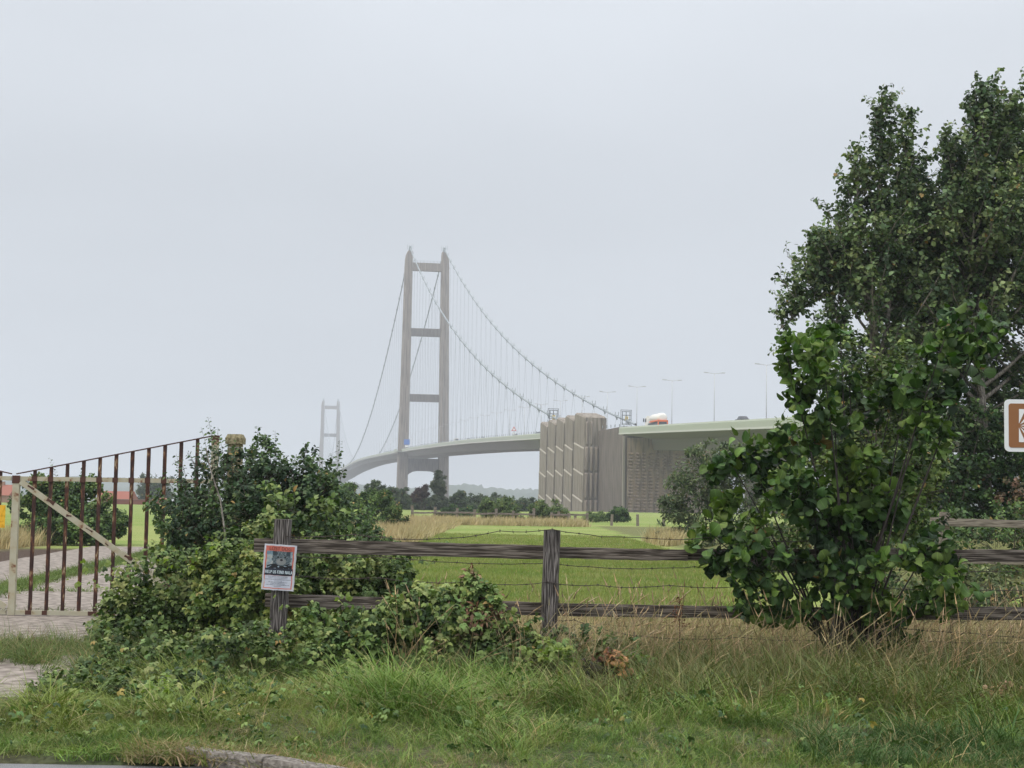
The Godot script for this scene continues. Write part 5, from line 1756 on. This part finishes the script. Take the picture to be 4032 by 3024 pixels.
	shrub("bramble_bush", "yellowing brambles crowding round the left fence post below the poster", "bramble", "brambles along the fence", [[v3(-2.5, 0.55, -15.2), v3(0.55, 0.55, 0.4)], [v3(-2.75, 0.9, -15.8), v3(0.5, 0.4, 0.4)]], 230, 10, L.bramble3, 0.115, YELLOWG, M.leaf, 122, {"single": 60, "thick": 0.007, "up": 0.6})
	shrub("bramble_bush", "brambles behind the rails just right of the poster", "bramble", "brambles along the fence", [[v3(-1.7, 0.6, -16.0), v3(0.65, 0.62, 0.5)], [v3(-1.35, 0.5, -15.8), v3(0.5, 0.5, 0.5)]], 340, 10, L.bramble3, 0.11, bm, M.leaf, 123, {"thick": 0.007, "up": 0.6, "spires": canes.call(v3(-1.5, 0.7, -15.6), v3(0.7, 0.6, 0.5), 22, 62)})
	shrub("bramble_bush", "low brambles in front of the lower rail between poster and middle post", "bramble", "brambles along the fence", [[v3(-1.45, 0.3, -14.1), v3(0.7, 0.4, 0.42)], [v3(-0.75, 0.38, -14.15), v3(0.6, 0.42, 0.42)], [v3(-1.1, 0.15, -13.6), v3(0.8, 0.22, 0.3)]], 250, 9, L.bramble5, 0.125, BRIGHT, M.leaf, 124, {"single": 80, "thick": 0.006, "bark": M.dark_twig, "up": 0.7, "spires": canes.call(v3(-1.1, 0.3, -13.9), v3(0.9, 0.4, 0.3), 30, 63)})
	shrub("bramble_bush", "bramble climbing over the lower rail left of the middle post", "bramble", "brambles along the fence", [[v3(-0.5, 0.55, -14.35), v3(0.45, 0.36, 0.35)], [v3(-0.1, 0.38, -14.2), v3(0.5, 0.33, 0.35)], [v3(0.15, 0.2, -13.8), v3(0.5, 0.2, 0.3)]], 160, 9, L.bramble5, 0.13, BRIGHT, M.leaf, 125, {"single": 60, "thick": 0.006, "bark": M.dark_twig, "up": 0.6})
	shrub("bramble_bush", "trailing brambles creeping through the grass at the bottom left", "bramble", "brambles along the fence", [[v3(-2.9, 0.18, -13.6), v3(0.9, 0.22, 0.9)], [v3(-2.1, 0.2, -13.5), v3(0.6, 0.25, 0.6)], [v3(-3.2, 0.12, -12.2), v3(0.5, 0.13, 0.7)], [v3(-2.4, 0.12, -12.0), v3(0.5, 0.13, 0.7)]], 330, 8, L.bramble3, 0.1, bm, M.leaf, 126, {"single": 60, "thick": 0.005, "up": 0.9})
	shrub("bramble_bush", "low dark bramble tangle at the foot of the middle post", "bramble", "brambles along the fence", [[v3(0.25, 0.2, -14.2), v3(0.45, 0.26, 0.3)], [v3(0.8, 0.16, -14.0), v3(0.4, 0.2, 0.3)], [v3(-0.1, 0.22, -14.0), v3(0.45, 0.25, 0.3)]], 110, 8, L.bramble5, 0.105, [Color(0.03, 0.05, 0.018), Color(0.055, 0.08, 0.028), Color(0.1, 0.13, 0.045), Color(0.16, 0.14, 0.07)], M.leaf, 131, {"single": 40, "thick": 0.005, "bark": M.dark_twig, "up": 0.6})
	shrub("dead_clump", "reddish-brown dead stalks tangled in the bramble left of the middle post", "dead plant", "", [[v3(-0.2, 0.5, -14.35), v3(0.4, 0.4, 0.25)]], 70, 7, L.narrow, 0.1, [Color(0.09, 0.05, 0.03), Color(0.18, 0.11, 0.065), Color(0.3, 0.21, 0.12)], M.straw, 132, {"thick": 0.007, "stems": 26, "bark": M.rust})
	shrub("bramble_sprig", "pale yellow-green bramble sprig in the grass below the middle post", "bramble", "", [[v3(0.38, 0.2, -13.3), v3(0.22, 0.22, 0.15)]], 9, 7, L.bramble5, 0.085, YELLOWG, M.leaf, 127, {"single": 60, "thick": 0.004, "up": 0.8, "stems": 3})
	shrub("bramble_sprig", "green bramble sprig in the dry grass under the lower rail", "bramble", "", [[v3(1.05, 0.22, -13.6), v3(0.2, 0.2, 0.15)], [v3(0.75, 0.33, -14.1), v3(0.3, 0.12, 0.15)]], 12, 7, L.bramble5, 0.09, MIDG, M.leaf, 128, {"single": 60, "thick": 0.004, "up": 0.8, "stems": 3})
	# burnt-brown clumps of dead leaves
	shrub("dead_clump", "clump of dead brown leaves in the grass right of the middle post", "dead plant", "", [[v3(0.83, 0.17, -12.9), v3(0.24, 0.22, 0.13)]], 34, 7, L.broad_b, 0.085, [Color(0.012, 0.008, 0.007), Color(0.03, 0.016, 0.011), Color(0.15, 0.065, 0.03), Color(0.4, 0.22, 0.11)], M.leaf, 129, {"single": 40, "thick": 0.005})
	shrub("dead_clump", "patch of dead brown leaves in the grass at the far right", "dead plant", "", [[v3(3.95, 0.14, -12.3), v3(0.3, 0.1, 0.15)]], 16, 6, L.round, 0.06, [Color(0.1, 0.05, 0.03), Color(0.3, 0.18, 0.11), Color(0.42, 0.27, 0.17)], M.leaf, 130, {"thick": 0.004})
	# behind the gate, and across the field
	shrub("field_bush", "rounded green bush behind the gate bars on the left", "bush", "", [[v3(-14.3, 1.0, -50), v3(1.6, 1.1, 0.9)], [v3(-13.1, 0.7, -49.0), v3(1.15, 0.85, 0.8)], [v3(-15.0, 1.4, -50), v3(0.9, 0.9, 0.6)], [v3(-13.8, 0.4, -48.4), v3(1.4, 0.55, 0.6)]], 1000, 17, L.oval, 0.15, MIDG, M.leaf, 131, {"ground": -0.1, "spires": [[v3(-14.6, 1.8, -50), v3(-14.9, 2.7, -50), 20], [v3(-14.0, 1.8, -50), v3(-13.8, 2.45, -50), 20]], "wind": v3(0.4, 0.1, 0)})
	shrub("field_bush", "hedge bush in the rough grass just right of the dark hawthorn", "bush", "", [[v3(-3.9, 0.75, -38), v3(1.0, 1.0, 0.7)], [v3(-4.9, 0.85, -39), v3(0.9, 1.0, 0.7)], [v3(-3.2, 0.4, -36), v3(0.6, 0.6, 0.5)]], 420, 16, L.oval, 0.12, MIDG, M.leaf, 132, {"ground": -0.1})
	shrub("field_bush", "long rounded hedge bush at the left edge of the pasture below the bridge deck", "bush", "", [[v3(-6.5, 0.85, -75), v3(1.7, 1.0, 1.2)], [v3(-8.3, 1.1, -80), v3(1.6, 1.2, 1.2)], [v3(-10.5, 1.1, -88), v3(2.0, 1.5, 1.4)]], 420, 16, L.sprig, 0.24, MIDG, M.far_leaf, 133, {"ground": -0.2})
	shrub("scrub_bush", "low olive scrub at the foot of the willow bush", "bush", "", [[v3(6.9, 0.45, -52), v3(0.9, 0.65, 0.8)], [v3(7.9, 0.5, -50), v3(1.2, 0.75, 0.8)], [v3(5.0, 0.25, -33), v3(0.7, 0.4, 0.8)], [v3(6.2, 0.35, -36), v3(0.9, 0.5, 0.8)]], 420, 13, L.oval, 0.11, OLIVE, M.leaf, 135, {"ground": -0.1})
	shrub("willow_bush", "tall grey-green willow bush at the right edge of the pasture", "bush", "", [[v3(7.5, 2.0, -62), v3(1.5, 1.95, 1.2)], [v3(9.2, 1.9, -62), v3(1.6, 1.9, 1.2)], [v3(8.2, 3.2, -62), v3(1.0, 0.9, 0.9)], [v3(6.5, 1.0, -62), v3(0.7, 0.9, 0.7)]], 620, 18, L.narrow, 0.24, [Color(0.036, 0.058, 0.026), Color(0.068, 0.098, 0.042), Color(0.112, 0.15, 0.065), Color(0.17, 0.2, 0.095)], M.leaf, 134, {"ground": -0.1, "up": 0.2})
	var BUSHG := [Color(0.045, 0.075, 0.028), Color(0.075, 0.12, 0.04), Color(0.115, 0.17, 0.055), Color(0.17, 0.22, 0.08)]
	var round_spots := [[v3(-0.75, 0.75, -116.5), v3(1.65, 1.15, 1.2), "large round bush left of the two behind the pasture fence", BUSHG], [v3(3.1, 0.55, -116.5), v3(1.6, 0.98, 1.2), "pale-topped round bush just left of the anchor block's foot", BUSHG], [v3(7.15, 0.12, -130), v3(1.05, 0.48, 0.8), "smaller low bush in front of the fluted end of the anchor block", BUSHG], [v3(9.0, 0.3, -130), v3(1.05, 0.72, 0.8), "dark round bush in front of the anchor block's corner strip", DARK], [v3(-5.4, 0.1, -150), v3(2.0, 0.8, 1.0), "low dark scrub beyond the pasture fence", DARK]]
	for i in round_spots.size():
		var b: Array = round_spots[i]
		shrub("round_bush", b[2], "bush", "round bushes across the pasture", [[b[0], b[1]], [b[0] + v3(b[1].x * 0.45, -0.1, 0.2), b[1] * 0.62], [b[0] - v3(b[1].x * 0.5, 0.15, -0.2), b[1] * 0.58]], 230, 14, L.sprig, 0.26, b[3], M.far_leaf, 140 + i, {"ground": -0.3})
	# far hedge and the trees that stand in it
	var far := [Color(0.034, 0.054, 0.028), Color(0.06, 0.088, 0.042), Color(0.09, 0.122, 0.056)]
	for i in 7:
		var x := -16.5 + i * 2.85
		shrub("hedge_section", ["leftmost stretch of the dark far hedge", "stretch of far hedge left of the purple shrub", "stretch of far hedge under the purple shrub", "stretch of far hedge at the foot of the poplar", "stretch of far hedge right of the poplar", "stretch of far hedge behind the large round bush", "right end of the far hedge beside the anchor block"][i], "hedge", "stretches of the far hedge", [[v3(x, 0.6, -232), v3(3.2, 1.25 + 0.3 * sin(i * 2.0), 1.6)], [v3(x + 2, 0.5, -231), v3(2.2, 1.3, 1.4)]], 190, 13, L.sprig, 0.5, far, M.far_leaf, 150 + i, {"ground": -0.5, "thick": 0.05})
	shrub("poplar_tree", "narrow upright poplar in front of the near tower's right leg", "tree", "", [[v3(-10.3, 2.6, -225), v3(1.15, 2.4, 1.0)], [v3(-10.4, 4.3, -225), v3(0.75, 1.2, 0.7)], [v3(-10.2, 1.0, -225), v3(1.5, 1.2, 1.0)]], 280, 14, L.sprig, 0.42, [Color(0.035, 0.05, 0.03), Color(0.065, 0.085, 0.05), Color(0.1, 0.12, 0.07)], M.far_leaf, 161, {"ground": -0.5, "thick": 0.08})
	shrub("purple_tree", "small purple-leaved tree left of the poplar in the far hedge", "tree", "", [[v3(-12.7, 2.4, -226), v3(1.1, 1.0, 0.9)], [v3(-13.6, 1.7, -226), v3(1.4, 0.9, 0.9)]], 130, 13, L.sprig, 0.42, [Color(0.035, 0.02, 0.022), Color(0.06, 0.035, 0.035), Color(0.08, 0.06, 0.045)], M.far_leaf, 162, {"ground": -0.5, "thick": 0.06, "wind": v3(0.5, 0, 0)})
	var small := [[v3(-16.0, 1.7, -222), v3(1.8, 1.5, 1.2), "rounded tree at the foot of the near tower's left leg"], [v3(-7.5, 1.6, -226), v3(1.1, 1.15, 0.9), "small dark tree right of the poplar"], [v3(-16.8, 1.6, -160), v3(1.4, 1.4, 1.0), "small rounded tree under the far end of the bridge deck"], [v3(-14.2, 1.7, -162), v3(1.3, 1.45, 1.0), "tree in the hedge right of the far end of the bridge deck"], [v3(-75.9, 2.6, -330), v3(4.2, 3.3, 2.5), "dark rounded tree far off behind the brick wall on the left"], [v3(-67.5, 1.0, -335), v3(4.0, 1.6, 2.0), "low dark trees far off right of the rounded tree"], [v3(-2.4, 1.3, -236), v3(1.3, 0.9, 0.9), "low tree top in the far hedge above the large round bush"]]
	for i in small.size():
		var b: Array = small[i]
		var k: float = b[1].x
		shrub("far_tree", b[2], "tree", "trees in the far hedges", [[b[0], b[1]], [b[0] - v3(0.4 * k, b[1].y * 0.5, 0), b[1] * 0.7], [b[0] - v3(-0.45 * k, b[1].y * 0.55, 0), b[1] * 0.65]], 200, 13, L.sprig, 0.4 if k < 3 else 0.8, far, M.far_leaf, 170 + i, {"ground": -0.5, "thick": 0.06})


func density(d: float) -> float:
	return 1.0


func build_grass() -> void:
	var lush := [tuft_shape(11, 0.25, 0.06, 1.0, 0.0062, 1), tuft_shape(9, 0.34, 0.07, 1.5, 0.0066, 2, 4), tuft_shape(10, 0.19, 0.08, 1.4, 0.006, 3)]
	var short := [tuft_shape(12, 0.075, 0.06, 1.0, 0.006, 4, 2), tuft_shape(12, 0.11, 0.06, 1.2, 0.0062, 5, 2)]
	var dry := [tuft_shape(10, 0.42, 0.07, 1.0, 0.0052, 6), tuft_shape(9, 0.36, 0.08, 1.7, 0.0052, 7, 4)]
	var stalks := stalk_shape(3, 0.62, 0.5, 0.07, 8)
	var field := tuft_shape(12, 0.1, 0.14, 0.7, 0.011, 9, 2)
	var margin := tuft_shape(14, 0.75, 0.22, 0.5, 0.03, 10, 2)
	var n := FastNoiseLite.new()
	n.seed = 77
	n.frequency = 0.9
	var sets := {}
	for k in ["lush0", "lush1", "lush2", "short0", "short1", "dry0", "dry1", "stalk", "field", "margin"]:
		sets[k] = [[], PackedColorArray()]
	var put := func(k: String, x: float, z: float, s: float, c: Color, lean := 0.0) -> void:
		var b := Basis(Vector3.UP, rng.randf() * TAU)
		if lean > 0: b = Basis(Vector3(rng.randf_range(-0.4, 0.4), 0, -1).normalized(), lean * rng.randf_range(0.2, 1.0)) * b
		var w := s * rng.randf_range(0.9, 1.2)
		b = b.scaled(Vector3(w, s, w))
		sets[k][0].append(Transform3D(b, Vector3(x, ground_y(x, z) - 0.01, z)))
		sets[k][1].append(c)
	var gp := [Color(0.055, 0.105, 0.022), Color(0.105, 0.18, 0.034), Color(0.165, 0.24, 0.05), Color(0.24, 0.28, 0.085)]
	rng.seed = 78
	for i in 60000:
		var x := rng.randf_range(-6.4, 8.2)
		var d := rng.randf_range(8.7, 16.4)
		if absf(x) > d * 0.4 + 0.6 + (0.9 if x > 0 else 0.0): continue
		var z := -d
		if z > verge_edge(x) + (rng.randf_range(-0.06, 0.1) if x < -2.0 else -0.1): continue
		var v := n.get_noise_2d(x, z)
		var v2 := n.get_noise_2d(x * 2.7 + 30, z * 2.7)
		var edge_d := d + v * 0.9
		var trackish := on_track(x, z, 0.1)
		if trackish and not (d < 16.2 and d > 14.2 and v2 > -0.1 and x < -4.2) and rng.randf() > 0.02: continue
		if x < -3.2 and d > 11.6 and d < 13.4 and v2 < 0.15: continue
		var q := clampf(v2 * 0.9 + 0.45 + rng.randf_range(-0.25, 0.25), 0, 0.99) * 3
		var c := vary((gp[int(q)] as Color).lerp(gp[int(q) + 1], q - int(q)), 0.25)
		# worn, yellowish strip next to the kerb
		var near_edge := -verge_edge(x)
		if edge_d < near_edge + 0.75:
			if x > -2 and rng.randf() < 0.35: c = vary(Color(0.26, 0.21, 0.11), 0.3)
			elif rng.randf() < 0.3: c = c.lerp(Color(0.2, 0.19, 0.08), 0.6)
			put.call("short%d" % (rng.randi() % 2), x, z, rng.randf_range(0.7, 1.3), c)
		elif edge_d < 13.0:
			var s := rng.randf_range(0.45, 1.0) * (0.85 + 0.75 * v + 0.35 * v2)
			if v2 < -0.42 and rng.randf() < 0.6: continue
			var tall := smoothstep(9.8, 11.6, edge_d)
			s *= lerpf(0.6, 1.15, tall)
			if x > 1.9 and x < 3.3 and d > 9.5 and d < 10.9: c = c.lerp(Color(0.03, 0.08, 0.025), 0.75); s *= 1.5
			elif x < -1.3: c = c.lerp(Color(0.17, 0.2, 0.035), 0.5)
			elif x > -1.4 and x < 0.1 and d > 11.0: s *= 1.25; c = c.lerp(Color(0.13, 0.22, 0.035), 0.45)
			if rng.randf() < 0.14: c = vary(Color(0.3, 0.25, 0.12), 0.3)
			if n.get_noise_2d(x * 0.9 - 50, z * 0.9) > 0.25 and rng.randf() < 0.45: c = vary(Color(0.27, 0.225, 0.115), 0.3); s *= 0.7
			s = maxf(s, 0.3)
			put.call("lush%d" % (rng.randi() % 3), x, z, s, c, 0.5 if x > 1.2 else 0.25)
		else:
			var dryness := smoothstep(12.6, 14.2, edge_d) * (0.45 if x > 0.3 else 0.3 if x > -0.6 else 0.22)
			if rng.randf() < dryness:
				c = vary((STRAW[rng.randi() % 2] as Color).lerp(Color(0.12, 0.095, 0.045), rng.randf() * 0.85), 0.35)
				put.call("dry%d" % (rng.randi() % 2), x, z, rng.randf_range(0.4, 0.85), c, 0.75)
			else:
				put.call("lush%d" % (rng.randi() % 3), x, z, rng.randf_range(0.6, 1.05), c.lerp(Color(0.055, 0.075, 0.024), 0.5), 0.6)
	# small broad leaves growing among the grass
	var weeds := []
	var weed_cols := PackedColorArray()
	for i in 5200:
		var x := rng.randf_range(-4.2, 5.2)
		var d := rng.randf_range(9.3, 14.4)
		if absf(x) > d * 0.34 + 0.3 or -d > verge_edge(x) - 0.12 or on_track(x, -d, 0.2): continue
		if n.get_noise_2d(x * 1.6 + 90, d * 1.6) < (0.2 if x > -1.2 else -0.1): continue
		var b := Basis(Vector3.UP, rng.randf() * TAU) * Basis(Vector3.RIGHT, rng.randf_range(-0.2, 0.8)) * Basis(Vector3(0, 0, 1), rng.randfn() * 0.4)
		var hgt := rng.randf_range(0.03, 0.2) * smoothstep(9.0, 10.6, d)
		weeds.append(Transform3D(b.scaled(Vector3.ONE * rng.randf_range(0.035, 0.085)), Vector3(x, ground_y(x, -d) + hgt + 0.02, -d)))
		weed_cols.append(vary(MIDG[1 + rng.randi() % 3] if rng.randf() > 0.025 else Color(0.26, 0.22, 0.06), 0.3))
	tag(scatter("verge_weeds", L.bramble3, M.leaf, weeds, weed_cols), "small leafy weeds scattered through the grass of the verge", "weeds", "", "stuff")
	# tall dead grass behind the fence
	for i in 17000:
		var d := rng.randf_range(15.2, 21.5)
		var x := rng.randf_range(-2.2, d * 0.4 + 1.6)
		var z := -d
		var fade := 1.0 - smoothstep(18.5, 21.5, d)
		if rng.randf() > 0.35 + 0.65 * fade: continue
		var c := vary((STRAW[rng.randi() % 2] as Color).lerp(STRAW[2], rng.randf()), 0.22, 0.12)
		if rng.randf() < 0.14: c = vary(gp[2], 0.3)
		put.call("dry%d" % (rng.randi() % 2), x, z, rng.randf_range(0.55, 1.0) * lerpf(0.45, 0.95, fade), c, 0.25)
	for i in 620:
		var x := rng.randf_range(-1.2, 5.4)
		var d := rng.randf_range(13.2, 16.5)
		if x < 0.1 and rng.randf() < 0.5: continue
		put.call("stalk", x, -d, rng.randf_range(0.6, 1.25), vary(Color(0.33, 0.25, 0.14), 0.35), 0.6)
	# grazed pasture
	for i in 46000:
		var d := 20.0 * exp(rng.randf() * log(75.0 / 20.0))
		var x := rng.randf_range(-0.2, 0.13) * d * 1.0 + rng.randf_range(-1, 1)
		if x > 5.4 or x < -9.2: continue
		if d < 22 and rng.randf() < 0.5: continue
		var v := n.get_noise_2d(x * 0.3, d * 0.3)
		var c := vary(Color(0.18, 0.245, 0.052).lerp(Color(0.27, 0.29, 0.095), clampf(v + 0.5, 0, 1)), 0.2)
		if rng.randf() < 0.05 + 0.25 * clampf(n.get_noise_2d(x * 0.5 + 40, d * 0.12) - 0.05, 0, 1): c = vary(Color(0.36, 0.31, 0.15), 0.25)
		put.call("field", x, -d, rng.randf_range(0.6, 1.3), c)
	# ranker tufts and weeds in the pasture
	for i in 700:
		var d := rng.randf_range(21, 62)
		var x := rng.randf_range(-0.17, 0.12) * d
		if x > 5.2 or n.get_noise_2d(x * 0.25 + 7, d * 0.25) < 0.05: continue
		put.call("lush%d" % (rng.randi() % 3), x, -d, rng.randf_range(0.4, 0.95), vary(Color(0.15, 0.22, 0.05).lerp(Color(0.33, 0.29, 0.14), rng.randf() * 0.6), 0.25))
	# dry uncut margins
	for i in 5200:
		var x := 0.0
		var z := 0.0
		var which := rng.randf()
		if which < 0.4:
			x = rng.randf_range(-7.0, -3.5); z = -rng.randf_range(54, 112)
		elif which < 0.68:
			x = rng.randf_range(-7.0, 5.2); z = -rng.randf_range(104, 112.3)
		elif which < 0.84:
			z = -rng.randf_range(57, 66); x = rng.randf_range(5.7, 6.5) if rng.randf() < 0.2 else rng.randf_range(-6.8, -3.8)
		else:
			x = rng.randf_range(-18.5, -14.4); z = -rng.randf_range(44, 49.5)
		put.call("margin", x, z, rng.randf_range(0.5, 1.05), vary((STRAW[1] as Color).lerp(STRAW[2], rng.randf()), 0.2, 0.12), 0.25)
	# dead thatch and tufts hanging over the kerb
	for i in 1100:
		var x := rng.randf_range(-2.3, 0.3)
		var z := verge_edge(x) - rng.randf_range(0.07 if x > -1.85 else -0.06, 0.3)
		put.call("short%d" % (rng.randi() % 2), x, z, rng.randf_range(0.8, 1.7), vary(Color(0.3, 0.23, 0.12) if rng.randf() < 0.55 else Color(0.15, 0.18, 0.05), 0.3))
	# long strands combed over to the right
	for i in 2600:
		var x := rng.randf_range(0.4, 5.6)
		var d := rng.randf_range(11.6, 14.3)
		if absf(x) > d * 0.345 + 0.4 or n.get_noise_2d(x * 0.8 + 11, d) < -0.1: continue
		put.call("lush1", x, -d, rng.randf_range(1.1, 1.8), vary(Color(0.1, 0.15, 0.04).lerp(Color(0.22, 0.19, 0.09), rng.randf()), 0.3), 1.1)
	# grass in the joints of the track
	for i in 2600:
		var d := rng.randf_range(16, 48)
		var x := -7.83 - maxf(0, d - 22) * 0.09 + rng.randfn() * 0.16
		if rng.randf() < 0.1: d = [16.3, 20.4, 24.8][rng.randi() % 3] + rng.randfn() * 0.05; x = rng.randf_range(-10, -4.6)
		put.call("short%d" % (rng.randi() % 2), x, -d, rng.randf_range(1.2, 2.4), vary(Color(0.13, 0.18, 0.05), 0.3))
	var names := {"lush0": "verge_grass", "lush1": "verge_grass", "lush2": "verge_grass", "short0": "short_grass", "short1": "short_grass", "dry0": "dry_grass", "dry1": "dry_grass", "stalk": "grass_stalks", "field": "pasture_grass", "margin": "margin_grass"}
	var labels := {"lush0": "long green grass of the roadside verge", "short0": "short worn grass beside the kerb and in the track joints", "dry0": "dead straw-coloured grass under and behind the fence", "stalk": "dry seeding grass stalks along the fence", "field": "short green grass of the pasture", "margin": "tall dry grass along the pasture margins"}
	var meshes := {"lush0": lush[0], "lush1": lush[1], "lush2": lush[2], "short0": short[0], "short1": short[1], "dry0": dry[0], "dry1": dry[1], "stalk": stalks, "field": field, "margin": margin}
	for k in sets:
		var base: String = k.trim_suffix("1").trim_suffix("2")
		if not labels.has(base): base = k.left(k.length() - 1) + "0"
		tag(scatter(names[k], meshes[k], M.straw if k in ["dry0", "dry1", "stalk", "margin"] else M.grass, sets[k][0], sets[k][1]), labels[base], "grass", labels[base], "stuff")


func dock(at: Vector3, h: float, label: String, sd: int) -> void:
	rng.seed = sd
	var o := thing("dock_plant", label, "dock", at, 0.0, "rusty docks along the fence")
	var st := begin()
	tube(st, [Vector3.ZERO, Vector3(0.01, h * 0.5, 0), Vector3(0, h, 0)], 0.006, 0.003, 5)
	part("stem", commit(st), M.rust, o)
	var xf := []
	var cols := PackedColorArray()
	for i in 150:
		var t := rng.randf_range(0.62, 1.0)
		var r := 0.045 * (1.15 - t) / 0.5
		xf.append(Transform3D(Basis.from_euler(Vector3(rng.randf() * 3, rng.randf() * 6, 0)).scaled(Vector3.ONE * 0.018), Vector3(rng.randfn() * r, h * t, rng.randfn() * r)))
		cols.append(vary(Color(0.13, 0.05, 0.025), 0.4))
	scatter("seed_head", L.small, M.straw, xf, cols, o)
	xf = []
	cols = PackedColorArray()
	for i in 9:
		var b := Basis(Vector3.UP, i * 2.4) * Basis(Vector3.RIGHT, rng.randf_range(-0.5, 0.4))
		xf.append(Transform3D(b.scaled(Vector3.ONE * rng.randf_range(0.09, 0.16)), Vector3(0, h * rng.randf_range(0.1, 0.55), 0)))
		cols.append(vary(Color(0.07, 0.09, 0.03), 0.3))
	scatter("foliage", L.narrow, M.leaf, xf, cols, o)


func _ready() -> void:
	setup_view()
	setup_materials()
	build_leaves()
	build_ground()
	build_bridge()
	build_far_buildings()
	build_fence()
	build_gate()
	build_far_fences()
	build_kerb()
	build_brown_sign()
	build_bridge_furniture()
	build_trees()
	build_bushes()
	build_grass()
	dock(v3(1.58, 0, -14.45), 0.72, "rust-brown dock spike in front of the lower rail right of the middle post", 201)
	dock(v3(-0.35, 0, -14.6), 1.0, "reddish dock spike rising above the bramble left of the middle post", 202)
